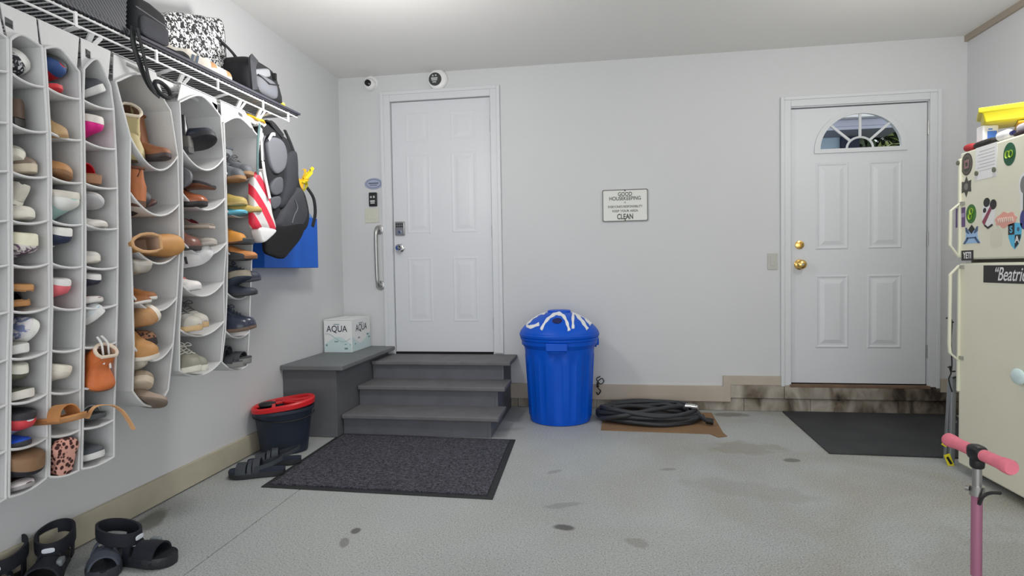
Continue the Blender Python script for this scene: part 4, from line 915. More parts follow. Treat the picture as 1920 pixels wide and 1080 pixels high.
    for u in st:
        w_ = shape_w(u)*W/2*.95; z0 = zs(u)-.002; isop = uo0-1e-6 <= u <= uo1+1e-6; ring = []
        if isop:
            h = hcf(u); wi = w_*.80
            half = [(-w_*.96,0),(-w_,h*.35),(-w_*.95,h*.7),(-w_*.90,h*.97),(-w_*.86,h),(-wi,h*.97),(-wi,h*.5),(-wi*.9,.006)]
        else:
            h = hcf(u) if u < uo0 else (hc if tall and u < uo1+.02 else hv(u))
            if u < .01: h = h*.96
            half = []
            for kk in range(8):
                a = (kk+.0)/7.5*PI/2
                e = .75 if u > uo1+.02 else .35
                half.append((-w_*abs(math.cos(a))**e if kk else -w_*.96, h*abs(math.sin(a))**(.9 if u > uo1+.02 else .5)))
        pts_ = half+[(-y,z) for y,z in reversed(half)]
        rs.append([warp(Vector((X(u),y,z0+z)),u) for y,z in pts_]); op.append(isop)
    def mif(i,j):
        inside = 5 <= j <= 9
        if (op[i] and op[i+1]) and inside: return 1
        if op[i] and not op[i+1] and i > 3 and 4 <= j <= 10: return 1
        if not op[i] and op[i+1] and 5 <= j <= 9: return 1
        if cap and st[i] > .8: return 2
        if cap and cuff == 'heel' and st[i+1] < .12: return 2
        return 0
    MB().rings(rs, mif=mif, caps=True).build('upper', [mu, ml, mc], t, angle=70)
    if laces:
        mlc = mm(laces,'lace'); mb = MB()
        for i in range(4):
            u = uo1+.05+.055*i; h = hv(u)+zs(u)+.001; yy = shape_w(u)*W*.2
            mb.tube([(X(u),-yy,h-.005),(X(u+.01),0,h+.002),(X(u),yy,h-.005)], .0026, 5)
        u = uo1+.03; h = hv(u)+zs(u)+.004
        for s_ in (-1,1): mb.tube(smooth_path([(X(u),0,h),(X(u+.02),s_*.02,h+.012),(X(u+.06),s_*.03,h),(X(u+.03),s_*.012,h-.002),(X(u),0,h)],4), .0024, 5)
        mb.build('laces', mlc, t)
    if stripe:
        for s_ in (-1,1):
            for (u,du) in ((.50,.04),(.58,.04)):
                w_ = shape_w(u)*W/2*.96; MB().bar((X(u),s_*(w_+.0005),zs(u)+.004),(X(u+du),s_*(w_*.93),zs(u)+hi*.62),.010,.003,(0,1,0)).build('side_stripe', mm(stripe,'shoe_stripe'), t)
    if tall and cuff:
        a = [warp(Vector((X(u),s_*shape_w(u)*W/2*.93,zs(u)+hc-.004)),u) for s_ in (-1,1) for u in ([.012,.06,.15,.25,.35,.45] if s_ == -1 else [.45,.35,.25,.15,.06,.012])]
        MB().tube(a, .006, 8, closed=True).build('cuff', mm(cuff,'shoe_cuff',.95), t)
    if strap and kind != 'sandal':
        for (u,h) in strap:
            w_ = shape_w(u)*W/2*.98; P = [Vector((X(u), -w_*math.cos(PI*kk/10)*.98, zs(u)+h*math.sin(PI*kk/10)+.003)) for kk in range(11)]
            mb = MB(); mb.rings([[p+Vector((-.008,0,0)),p+Vector((.008,0,0)),p+Vector((.008,0,.003)),p+Vector((-.008,0,.003))] for p in P]); mb.build('strap', mm(cap or up,'shoe_strap'), t)
    return t
def place(o, xf, py_, zb, yaw=0, pitch=0, roll=0, center=None, lim=None):
    """rest the rotated thing: its foremost point at x = xf, its middle at y, its lowest point at z"""
    E_ = (Matrix.Rotation(math.radians(yaw),4,'Z') @ Matrix.Rotation(math.radians(-pitch),4,'Y') @ Matrix.Rotation(math.radians(roll),4,'X'))
    P = [E_@v.co for ch in o.children for v in ch.data.vertices]
    mx_ = max(p.x for p in P); mz = min(p.z for p in P); fr_ = [p for p in P if p.x > mx_-.05]; my = (max(p.y for p in fr_)+min(p.y for p in fr_))/2
    if center: my = (max(p.y for p in P)+min(p.y for p in P))/2
    ty = py_-my
    if lim:   # keep it between the cubby's side panels, and in front of the back panel
        a = min(p.y for p in P)+ty; b = max(p.y for p in P)+ty
        if b-a > lim[1]-lim[0]: ty += (lim[0]+lim[1])/2-(a+b)/2
        elif a < lim[0]: ty += lim[0]-a
        elif b > lim[1]: ty += lim[1]-b
        xf = max(xf, XO-DO+.006+mx_-min(p.x for p in P))
    o.matrix_world = Matrix.Translation((xf-mx_, ty, zb-mz)) @ E_
    return o
PLAIN = 'shoes in the hanging organizers'
ORD = ['top','second','third','fourth','fifth','sixth','seventh','eighth','ninth','bottom']
CN = {'c1':'leftmost narrow column','c2':'second narrow column','c3':'third narrow column','o4':'nearest wide organizer','o5':'middle wide organizer','o6':'farthest wide organizer'}
def S(cell, px, py, xf, desc, yaw=0, pitch=0, roll=0, name='shoe', cat='shoe', dz=0, free=False, **kw):
    org, i = cell
    tier = ORD[i] if not (org[0]=='o' and i==5) else 'bottom'
    lab = '%s, %s tier, %s' % (desc, tier, CN[org])
    o = shoe(name, lab, cat, **kw); p = at(px,py,0,xf)
    n_, f_, _s = ORG[org]; lim = (max(n_[i][0],n_[i+1][0])+.006, min(f_[i][0],f_[i+1][0])-.006)
    return place(o, xf, p.y, p.z+dz, yaw, pitch, roll, lim=None if free else lim)
W_ = (222,220,214); CR = (208,200,180)
M_leop = pattern('leopard_fur','voronoi',(50,22,20),(176,130,118),70,.8,.40,.52)
M_floral = pattern('floral_canvas','noise',(84,66,80),(176,170,166),34,.8,.46,.54)
M_check = pattern('black_white_print','noise',(36,36,42),(196,196,200),60,.7,.50,.56)
# --- leftmost narrow column
S(('c1',0),46,150,-1.715,'black printed slip-on with white sole lying on its side',0,4,128,upm=M_check,so=W_,hc=.05,hi=.05,L=.235,W=.085)
S(('c1',1),38,236,-1.725,'dark brown loafer with its heel out',180,0,0,up=(88,70,60),so=(40,38,38),L=.235,W=.08,hc=.06,hi=.055)
S(('c1',2),66,326,-1.705,'beige and brown suede sneaker',6,-3,0,up=(150,136,124),so=(196,184,164),cap=(120,104,92),laces=(190,186,176),L=.24,W=.075,hc=.06,hi=.06)
S(('c1',2),34,328,-1.715,'pale grey canvas sneaker leaning against its mate',0,10,-25,up=(168,166,156),so=(206,202,190),laces=(190,188,180),L=.235,W=.07,hc=.06,hi=.055,name='sneaker')
S(('c1',3),50,412,-1.700,'chunky off-white sneaker lying lowest',4,0,0,up=(206,202,192),so=(214,210,198),laces=W_,L=.24,W=.088,hc=.06,hi=.045,ts=.02,name='sneaker')
S(('c1',3),42,385,-1.705,'off-white sneaker heel up on its mate',180,24,10,up=(196,192,180),so=(220,216,206),L=.20,W=.075,hc=.055,hi=.045,ts=.014,name='sneaker')
S(('c1',4),54,492,-1.690,'cream platform sneaker upside down with purple floral print',0,0,180,upm=M_floral,so=(222,214,192),L=.245,W=.095,hc=.062,hi=.062,ts=.034,name='sneaker')
S(('c1',5),42,577,-1.715,'tan cork sandal with black strap',0,0,0,kind='sandal',up=(34,30,30),so=(176,126,78),li=(150,110,72),L=.235,W=.085,ts=.014,strap=[(.55,.76,.045)],name='sandal',cat='sandal')
S(('c1',5),42,550,-1.705,'tan cork sandal turned upside down on its mate',0,0,180,kind='sandal',up=(34,30,30),so=(184,134,84),li=(150,110,72),L=.235,W=.09,ts=.014,strap=[(.55,.76,.02)],name='sandal',cat='sandal')
S(('c1',6),66,648,-1.692,'white slip-on with blue floral print leaning sideways',0,6,60,upm=pattern('blue_floral_canvas','noise',(90,98,128),(176,172,174),30,.8,.42,.50),so=W_,li=(84,60,58),L=.24,W=.085,hc=.055,hi=.05,cap=None)
S(('c1',6),36,668,-1.705,'white soled slip-on lying flat in front of the wall',0,0,0,up=(150,150,142),so=W_,L=.235,W=.07,hc=.03,hi=.03,ts=.026)
S(('c1',7),36,740,-1.705,'olive sneaker upside down with thick white sole',0,0,180,up=(92,92,78),so=(220,216,204),L=.24,W=.078,hc=.055,hi=.055,ts=.026,name='sneaker',dz=.016)
S(('c1',7),50,752,-1.700,'olive sneaker upright under its mate',2,0,0,up=(84,86,74),so=(214,210,202),L=.235,W=.09,hc=.025,hi=.022,ts=.026,name='sneaker')
S(('c1',8),56,838,-1.690,'red white and blue sneaker upside down with black sole',0,3,180,up=(222,216,216),cap=(206,66,74),so=(46,44,50),stripe=(206,60,70),L=.245,W=.095,hc=.065,hi=.075,ts=.020,name='sneaker',dz=.012)
S(('c1',8),44,842,-1.700,'royal blue sneaker under the red and white one',0,0,0,up=(20,76,190),so=(60,60,66),L=.235,W=.082,hc=.028,hi=.030,ts=.014,name='sneaker')
S(('c1',9),58,908,-1.665,'black clog upside down with thick brown sole',0,-4,180,kind='clog',up=(28,28,34),so=(128,98,72),L=.25,W=.11,hi=.055,ts=.038,name='clog',cat='clog')
S(('c1',9),42,924,-1.690,'dark maroon slip-on with white thong at the very bottom',0,0,0,up=(78,54,52),so=(150,146,146),L=.24,W=.085,hc=.036,hi=.034,ts=.012,strap=[(.60,.030)],cap=(214,206,206))
# --- second narrow column
S(('c2',0),118,178,-1.705,'red and blue sneaker tipped sole up with yellow laces',0,8,150,up=(190,34,44),cap=(52,80,134),so=(56,58,62),stripe=(222,220,220),L=.24,W=.088,hc=.06,hi=.062,ts=.016,laces=(226,196,60),name='sneaker',dz=.012)
S(('c2',0),100,172,-1.700,'dark teal sneaker with red edge below the red one',0,2,0,up=(24,58,62),so=(196,50,58),L=.235,W=.075,hc=.035,hi=.03,ts=.012,name='sneaker')
S(('c2',1),120,260,-1.690,'tan suede slipper with its rounded toe out',0,-14,8,kind='clog',up=(168,138,98),so=(150,120,84),li=(70,54,44),L=.235,W=.080,hi=.070,ts=.010,name='slipper',cat='slipper')
S(('c2',2),118,338,-1.690,'camel suede slipper with rounded toe',0,0,-18,up=(168,122,76),so=(128,92,60),L=.235,W=.088,hc=.06,hi=.075,ts=.012,name='slipper',cat='slipper')
S(('c2',3),126,416,-1.672,'mint green sneaker upside down with white sole',0,4,180,up=(176,206,200),cap=(214,214,210),so=(196,190,180),stripe=(222,222,220),L=.25,W=.105,hc=.07,hi=.080,ts=.022,name='sneaker')
S(('c2',4),120,482,-1.690,'navy canvas sneaker upside down with white sole',0,-3,180,up=(40,48,74),so=(216,214,210),laces=W_,L=.24,W=.088,hc=.068,hi=.064,ts=.024,name='sneaker')
S(('c2',5),110,572,-1.690,'coral pink sneaker upside down with white sole',0,-2,180,up=(240,102,112),so=(214,212,210),li=(60,50,56),cap=(240,102,112),L=.24,W=.078,hc=.075,hi=.075,ts=.018,name='sneaker')
S(('c2',7),112,732,-1.690,'white crochet sandal upside down in front',0,0,168,up=(206,200,190),so=(212,206,192),li=(150,140,130),strap=[(.5,.05)],L=.235,W=.085,hc=.06,hi=.06,ts=.018,name='sandal',cat='sandal')
S(('c2',9),116,895,-1.685,'leopard print slipper standing on its toe',0,82,0,upm=M_leop,som=M_leop,L=.115,W=.088,hc=.05,hi=.05,ts=.012,name='slipper',cat='slipper')
# tan leather wedge sandal sticking out of the second column, ninth tier
ts_ = shoe('strap_sandal','tan leather sandal with a buckle poking out of the second narrow column','sandal','sandal',L=.24,W=.075,up=(176,124,76),so=(150,106,66),li=(176,124,76),ts=.014,strap=[(.60,.80,.045)])
p = at(140,802,0,-1.62); place(ts_, -1.585, p.y, p.z, 0, 6, 0)
M_tan = mat('tan_leather',(172,132,94),.6,k=K)
q0 = [(-1.62,at(163,785,0,-1.62).y,at(163,785,0,-1.62).z)]+[tuple(at(x,y,0,-1.60)) for x,y in ((176,764),(205,760),(226,770),(240,788),(250,806))]
P = smooth_path(q0, 6); rr = []
for i,p in enumerate(P): rr.append([p+Vector((-.008,0,0)),p+Vector((-.008,.003,.002)),p+Vector((.008,.003,.002)),p+Vector((.008,0,0))])
s_o = MB().rings(rr).build('ankle_strap', M_tan, None); s_o.parent = ts_; s_o.matrix_parent_inverse = ts_.matrix_world.inverted()
# --- third narrow column
S(('c3',0),183,186,-1.690,'black and grey sneaker with white stripes',0,4,28,up=(60,62,68),so=(190,190,188),stripe=(220,220,222),laces=W_,L=.245,W=.085,hc=.06,hi=.06,name='sneaker')
S(('c3',1),190,268,-1.685,'fuchsia sneaker upside down with white sole',0,4,180,up=(206,24,124),so=(206,198,192),cap=(206,24,124),L=.245,W=.085,hc=.06,hi=.065,ts=.026,name='sneaker')
S(('c3',2),186,344,-1.700,'cork sandal with bright red straps',0,-8,0,kind='sandal',up=(206,24,44),so=(150,110,82),li=(140,106,80),L=.23,W=.08,ts=.026,strap=[(.62,.78,.05),(.42,.5,.055)],name='sandal',cat='sandal')
S(('c3',3),190,392,-1.700,'white slipper tipped on its edge on top',0,0,-40,up=(206,200,194),so=(184,182,184),L=.235,W=.08,hc=.045,hi=.045,ts=.010,name='slipper',cat='slipper')
S(('c3',3),196,428,-1.685,'white slipper lying flat below its mate',0,-2,0,kind='clog',up=(206,202,196),so=(196,192,184),li=(150,142,128),L=.24,W=.085,hi=.040,ts=.010,name='slipper',cat='slipper')
S(('c3',4),184,494,-1.705,'pale grey sneaker showing only its white toe',0,0,0,up=(196,194,188),so=(214,210,200),L=.235,W=.07,hc=.05,hi=.045,ts=.018,name='sneaker')
S(('c3',5),186,546,-1.700,'navy sneaker upside down with white sole',0,0,180,up=(44,46,60),so=(214,212,210),L=.235,W=.070,hc=.050,hi=.050,ts=.018,name='sneaker')
S(('c3',5),188,570,-1.690,'maroon sneaker with white toe cap',0,0,0,up=(92,44,54),cap=(208,200,196),so=(206,202,198),L=.24,W=.078,hc=.030,hi=.028,ts=.012,name='sneaker')
S(('c3',6),190,628,-1.690,'pale blue and white sneaker with hanging white laces',0,14,35,up=(150,176,190),cap=(196,202,204),so=(206,206,204),stripe=(216,216,216),L=.24,W=.08,hc=.055,hi=.055,name='sneaker')
lc = thing('shoelace', 'pair of white laces dangling from the blue white sneaker to the moccasin', 'shoelace', (0,0,0))
for pl in ([(182,632),(190,644),(193,662),(195,683)],[(176,642),(186,654),(190,668),(192,684)] if False else [(190,630),(201,642),(204,660),(207,690)]):
    MB().tube(smooth_path([tuple(at(x,y,0,-1.672)) for x,y in pl],5), .0034, 6).build('lace', M_whitep, lc)
S(('c3',7),204,737,-1.640,'rust brown moccasin with fleece rim hanging toe down',-10,-52,0,up=(190,104,54),so=(120,84,60),li=(150,120,100),L=.135,W=.105,hc=.102,hi=.055,ts=.010,cuff=(206,190,172),name='moccasin')
S(('c3',8),194,786,-1.695,'grey and black sandal at the back of the cubby',0,0,0,kind='sandal',up=(150,152,154),so=(70,72,74),li=(80,82,84),L=.235,W=.085,ts=.012,strap=[(.6,.8,.04)],name='sandal',cat='sandal')
S(('c3',9),190,862,-1.690,'dark grey canvas shoe with white sole',0,0,0,up=(70,74,80),so=(206,206,204),L=.24,W=.085,hc=.052,hi=.048,ts=.022,name='sneaker')
# --- nearest wide organizer
S(('o4',0),256,302,-1.700,'pale yellow shearling boot tipped toward the room',-38,-48,0,up=(176,162,120),so=(110,92,74),li=(112,84,66),cuff=(206,194,176),L=.19,W=.11,hc=.135,hi=.07,ts=.014,name='boot',cat='boot')
S(('o4',0),318,299,-1.660,'tall brown leather boot standing upright',0,0,0,up=(130,82,56),so=(60,50,48),cuff=(110,66,46),L=.205,W=.078,hc=.165,hi=.06,ts=.016,name='boot',cat='boot')
S(('o4',1),268,388,-1.690,'tan leather ankle boot with dark cuff, heel out',180,6,0,up=(164,98,58),so=(90,62,48),cap=(96,60,46),strap=None,L=.23,W=.085,hc=.125,hi=.06,ts=.012,heel=.012,name='boot',cat='boot',cuff=(96,60,46))
S(('o4',1),293,391,-1.690,'dark brown ballet flat beside the tan boot',0,-10,30,kind='flat',up=(84,56,50),so=(60,44,42),L=.20,W=.07,hc=.035,hi=.03,ts=.008,name='flat_shoe')
S(('o4',2),282,452,-1.70,'black and grey running shoe on its side at the back',0,22,58,up=(66,68,76),so=(50,50,54),L=.25,W=.095,hc=.07,hi=.07,laces=(96,98,104),name='sneaker',dz=.055)
S(('o4',2),322,482,-1.625,'wheat nubuck work boot lying on its side',62,4,86,up=(184,134,78),so=(140,112,88),li=(196,170,150),cuff=(190,150,110),L=.25,W=.10,hc=.145,hi=.07,ts=.022,name='boot',cat='boot',free=True)
S(('o4',3),262,546,-1.680,'light grey felt boot standing upside down',0,-6,180,up=(170,164,154),so=(180,176,168),L=.21,W=.105,hc=.12,hi=.075,ts=.012,name='boot',cat='boot')
S(('o4',3),290,565,-1.668,'brown suede moccasin with white sole, right of the pair',4,0,0,up=(136,86,46),so=(210,206,200),L=.23,W=.082,hc=.055,hi=.052,ts=.010,name='moccasin')
S(('o4',3),269,572,-1.668,'brown suede moccasin with white sole, left of the pair',0,0,0,up=(134,84,46),so=(210,206,200),L=.22,W=.075,hc=.050,hi=.046,ts=.009,name='moccasin')
S(('o4',4),264,632,-1.668,'tan chukka boot with white sole on its side, upper one',0,6,118,up=(182,138,96),so=(216,208,196),cap=(182,138,96),L=.23,W=.088,hc=.085,hi=.07,ts=.020,name='boot',cat='boot')
S(('o4',4),272,680,-1.655,'tan chukka boot with pale cuff, lower one',0,-10,8,up=(176,130,80),so=(214,206,194),L=.23,W=.098,hc=.100,hi=.085,ts=.018,name='boot',cat='boot',cuff=(196,168,130))
S(('o4',4),292,672,-1.685,'leopard print ankle boot behind the tan boots',0,12,0,upm=pattern('dark_leopard','voronoi',(34,22,20),(110,76,54),90,.8,.38,.5),so=(40,30,30),L=.23,W=.085,hc=.14,hi=.08,name='boot',cat='boot')
S(('o4',5),258,716,-1.700,'cream slipper sole up at the left',0,20,120,kind='clog',up=(196,190,176),so=(206,202,188),L=.21,W=.075,hi=.05,ts=.012,name='slipper',cat='slipper')
S(('o4',5),282,752,-1.680,'taupe suede boot with cream trim leaning at the back',0,14,-30,up=(132,116,98),so=(190,176,156),cap=(150,134,114),L=.23,W=.095,hc=.11,hi=.07,name='boot',cat='boot')
S(('o4',5),283,778,-1.635,'taupe suede boot lying flat with its toe out',12,-8,-40,up=(150,134,120),so=(110,98,86),L=.25,W=.085,hc=.06,hi=.055,ts=.010,name='boot',cat='boot')
# --- middle wide organizer
S(('o5',0),352,276,-1.720,'black leather boot shaft standing at the back',180,0,0,up=(26,26,32),so=(24,24,28),L=.22,W=.085,hc=.12,hi=.07,name='boot',cat='boot',shine=.35)
S(('o5',0),384,292,-1.635,'glossy black leather boot tilted toward the wall',28,18,-24,up=(34,38,50),so=(30,30,36),L=.25,W=.105,hc=.13,hi=.07,name='boot',cat='boot',shine=.16)
S(('o5',0),352,290,-1.690,'charcoal rounded boot heel under the black boots',180,-4,0,up=(70,68,64),so=(46,44,44),L=.22,W=.08,hc=.05,hi=.05,name='boot',cat='boot')
S(('o5',1),358,362,-1.680,'charcoal shoe sole turned toward the room',0,10,-100,up=(60,60,64),so=(84,84,88),L=.24,W=.10,hc=.05,hi=.045,ts=.012)
S(('o5',1),386,388,-1.655,'cognac leather dress shoe with black sole',4,-2,0,up=(146,82,52),so=(44,42,44),L=.26,W=.105,hc=.075,hi=.070,ts=.018,shine=.3,name='dress_shoe')
S(('o5',1),402,356,-1.640,'black rubber sole of a shoe lying upside down',10,-6,176,up=(110,70,50),so=(40,38,40),L=.25,W=.095,hc=.03,hi=.03,ts=.012,name='dress_shoe')
S(('o5',2),366,470,-1.680,'burgundy leather loafer with worn toe',0,-4,0,up=(112,74,64),so=(60,56,56),L=.26,W=.115,hc=.085,hi=.090,ts=.016,shine=.35,name='loafer')
S(('o5',2),404,462,-1.655,'grey slipper with rounded pale toe, lower one',0,0,0,up=(150,144,136),so=(170,164,156),L=.245,W=.09,hc=.045,hi=.045,ts=.014,name='slipper',cat='slipper')
S(('o5',2),398,428,-1.665,'grey moccasin slipper with dark red lining, upper one',180,0,0,kind='clog',up=(134,122,112),so=(168,156,144),li=(110,36,40),L=.245,W=.098,hc=.04,hi=.035,ts=.014,name='slipper',cat='slipper')
S(('o5',3),396,512,-1.670,'white sneaker with black trim tipped on its side',20,16,50,up=(214,212,212),cap=(206,206,206),so=(206,206,208),stripe=(50,50,54),li=(60,60,62),L=.25,W=.095,hc=.065,hi=.065,name='sneaker')
S(('o5',3),372,546,-1.670,'white and red sneaker lying toe out',6,0,0,up=(218,214,212),cap=(216,212,210),so=(200,198,198),stripe=(220,70,66),laces=(226,120,110),L=.25,W=.088,hc=.055,hi=.055,ts=.016,name='sneaker')
S(('o5',3),350,500,-1.700,'black and white sneaker at the back left',0,20,-20,up=(190,188,188),so=(190,188,186),stripe=(40,40,44),li=(40,40,42),L=.24,W=.08,name='sneaker',hc=.06,hi=.055)
for px,py,xx,l in ((360,624,-1.655,'left'),(390,615,-1.660,'right')):
    S(('o5',4),px,py,xx,'grey running shoe with tan sole, %s of the pair' % l,-10,-3,0,up=(150,148,142),cap=(176,172,164),so=(196,166,124),laces=(70,70,72),li=(56,54,54),L=.26,W=.092,hc=.075,hi=.078,ts=.022,name='sneaker')
for px,py,xx,l in ((356,704,-1.650,'left'),(388,698,-1.650,'right')):
    S(('o5',5),px,py,xx,'olive laced sneaker, %s of the pair' % l,-12,0,0,up=(132,130,118),so=(206,204,192),laces=(214,212,204),li=(60,58,54),L=.26,W=.095,hc=.08,hi=.082,ts=.024,name='sneaker')
# --- farthest wide organizer
for px,py,xx,l in ((440,335,-1.640,'left'),(474,332,-1.625,'right')):
    S(('o6',0),px,py,xx,'dark grey suede ankle boot, %s of the pair' % l,-14,0,0,up=(92,95,100),so=(150,116,84),cap=(80,82,86),laces=(60,62,66),li=(40,42,44),L=.24,W=.10,hc=.135,hi=.085,ts=.016,name='boot',cat='boot',cuff=(74,78,84))
S(('o6',1),446,402,-1.640,'turquoise slipper under the olive ones',0,0,0,up=(96,176,200),so=(84,150,170),L=.23,W=.10,hc=.03,hi=.03,ts=.010,name='slipper',cat='slipper',dz=.002)
S(('o6',1),446,384,-1.640,'olive yellow slipper with tan toe, upper left one',6,0,0,up=(164,144,80),so=(170,148,96),li=(110,92,50),L=.25,W=.10,hc=.05,hi=.065,ts=.012,name='slipper',cat='slipper')
S(('o6',1),466,396,-1.610,'olive yellow slipper, lower right one of the two',30,0,0,up=(168,146,78),so=(150,130,80),li=(110,92,50),L=.25,W=.09,hc=.045,hi=.05,ts=.010,name='slipper',cat='slipper')
S(('o6',2),438,456,-1.640,'mustard suede boot upright at the left',0,0,0,up=(186,126,50),so=(90,66,50),li=(96,70,60),cap=None,L=.22,W=.085,hc=.105,hi=.085,ts=.008,name='boot',cat='boot',cuff=(96,78,70))
S(('o6',2),474,458,-1.620,'black and grey sandal over the tan clogs',4,-3,0,kind='sandal',up=(150,150,144),so=(52,54,58),li=(92,96,96),L=.26,W=.11,ts=.022,strap=[(.55,.75,.035)],name='sandal',cat='sandal')
S(('o6',2),444,488,-1.620,'black clog sole with tan edge, left of the tan clogs',0,-5,0,kind='clog',up=(44,46,48),so=(44,42,44),L=.26,W=.10,hi=.05,ts=.016,name='clog',cat='clog')
S(('o6',2),480,486,-1.600,'tan leather clog, right of the tan clogs',8,-5,0,kind='clog',up=(176,116,66),so=(120,84,56),li=(140,96,60),L=.26,W=.10,hi=.05,ts=.014,name='clog',cat='clog')
S(('o6',3),462,530,-1.620,'navy sneaker lying across the top',30,0,0,up=(44,50,64),so=(60,62,70),li=(30,32,38),laces=(60,66,80),L=.27,W=.105,hc=.07,hi=.070,ts=.016,name='sneaker')
S(('o6',3),438,560,-1.625,'sneaker with rounded grey rubber sole facing out',0,18,176,up=(50,56,70),so=(130,122,108),L=.24,W=.10,hc=.04,hi=.04,ts=.030,name='sneaker')
S(('o6',3),470,556,-1.610,'navy sneaker with dark sole under the others',14,0,0,up=(46,50,62),so=(48,48,54),L=.25,W=.09,hc=.05,hi=.05,ts=.014,name='sneaker')
for px,py,xx,l,yw in ((440,627,-1.625,'left',4),(462,622,-1.615,'right',14)):
    S(('o6',4),px,py,xx,'navy chukka boot with brown sole, %s of the pair' % l,yw,0,0,up=(44,50,66),so=(104,86,72),laces=(60,66,80),li=(28,30,36),L=.26,W=.098,hc=.09,hi=.090,ts=.016,name='boot',cat='boot',shine=.3)
for px,py,xx,l,yw in ((430,696,-1.640,'left',0),(454,686,-1.625,'right',10)):
    S(('o6',5),px,py,xx,'black and grey trekking sandal, %s of the pair' % l,yw,-4,0,kind='sandal',up=(58,60,64),so=(120,120,118),li=(70,72,74),L=.26,W=.095,ts=.026,strap=[(.70,.86,.035),(.50,.60,.06),(.34,.40,.072)],cuff=.085,name='sandal',cat='sandal')

# --- on the floor
def floor_shoe(px, py, lab, yaw, roll=0, z=.001, name='sandal', cat='sandal', **kw):
    o = shoe(name, lab, cat, **kw); p = at(px,py,2,z)
    E_ = Matrix.Rotation(math.radians(yaw),4,'Z') @ Matrix.Rotation(math.radians(roll),4,'X')
    mz = min((E_@v.co).z for ch in o.children for v in ch.data.vertices)
    o.matrix_world = Matrix.Translation((p.x,p.y,z-mz)) @ E_; return o
kw = dict(kind='sandal',up=(52,56,62),so=(34,35,38),li=(40,46,60),L=.285,W=.115,ts=.030,strap=[(.66,.84,.050),(.42,.54,.072),(.56,.63,.060)],cuff=.062)
floor_shoe(482,892,'dark trekking sandal in front, on the floor before the mop bucket',198,**kw)
floor_shoe(515,872,'dark trekking sandal at the back, touching the mop bucket',204,**kw)

# ================================================================== things on the shelf
zs_ = lambda y: ztop(y)+.0035
M_bkc = mat('black_cloth', (34,35,38), .9, k=1.15, bump=.3, bscale=60, var=.2, vscale=12)
M_bk2 = mat('charcoal_cloth', (58,59,64), .9, k=1.15, bump=.3, bscale=70, var=.15, vscale=10)
M_gy = mat('mid_grey_cloth', (104,106,112), .85, k=1.2, bump=.25, bscale=70)
bd = thing('shelf_board', 'long black foam board lying along the far half of the wire shelf', 'board', (0,0,0))
mb = MB(); ya, yb2 = 1.96, 3.150
def slab(mb, x0, x1, y0, y1, h0, h1):
    P = [(x0,y0),(x1,y0),(x1,y1),(x0,y1)]
    return mb.add([(x,y,zs_(y)+h0) for x,y in P]+[(x,y,zs_(y)+h1) for x,y in P], [(3,2,1,0),(4,5,6,7),(0,1,5,4),(1,2,6,5),(2,3,7,6),(3,0,4,7)])
slab(mb, XL+.01, FXS+.004, ya, yb2, .001, .026).build('board', mat('black_foam_board',(48,48,56),.75,k=1.1), bd, smooth=False, bevel=.003)
slab(MB(), FXS-.02, FXS+.012, ya, yb2+.012, .010, .020).build('edge_strip', mat('dark_grey_edge',(66,66,76),.7,k=1.1), bd, smooth=False)
def zb_(y): return zs_(y)+.0270
# rattan basket
bs = thing('woven_basket', 'black woven resin basket at the near end of the wire shelf', 'basket', (-1.87,1.73,zs_(1.73)))
M_wov = pattern('black_resin_weave','wave',(26,27,30),(66,68,74),38,.5,.3,.7)
mb = MB(); n = 40
def brick(u, v): return .004*math.sin(u*PI)*math.sin(v*PI)
rs = []
hx, hy, hz_ = .155, .225, .20; M_ = 72
for k in range(25):
    z = hz_*k/24+.0; ring = []
    for j in range(M_):
        t = j/M_*4; e = int(t); f_ = t-e; q = [(-1,-1),(1,-1),(1,1),(-1,1),(-1,-1)]
        a, b = q[e], q[e+1]; sx, sy = a[0]+(b[0]-a[0])*f_, a[1]+(b[1]-a[1])*f_
        rr = (.96+.04*k/24) + .007*(1 if (j+k) % 2 else -1)*(0 if k in (0,24) else 1)
        ring.append(Vector((sx*hx*rr, sy*hy*rr, z)))
    rs.append(ring)
for k in (24,): rs.append([Vector((p.x*.94,p.y*.94,p.z)) for p in rs[k]]); rs.append([Vector((p.x*.9,p.y*.9,.02)) for p in rs[0]])
mb.rings(rs).build('basket_body', M_wov, bs, angle=80)
mb = MB(); q = [(-hx,-hy),(hx,-hy),(hx,hy),(-hx,hy)]
for a,b in zip(q,q[1:]+q[:1]): mb.tube([(a[0],a[1],hz_+.003),(b[0],b[1],hz_+.003)], .010, 8)
mb.build('rim', M_wov, bs)
slab(MB(), FXS-.03, FXS+.010, 1.52, 1.975, .004, .024).build('bottom_rim', M_wov, None, smooth=False, bevel=.004)
br = bpy.data.objects['bottom_rim']; br.parent = bs; br.matrix_parent_inverse = bs.matrix_world.inverted() if False else Matrix.Translation(-Vector(bs.location))
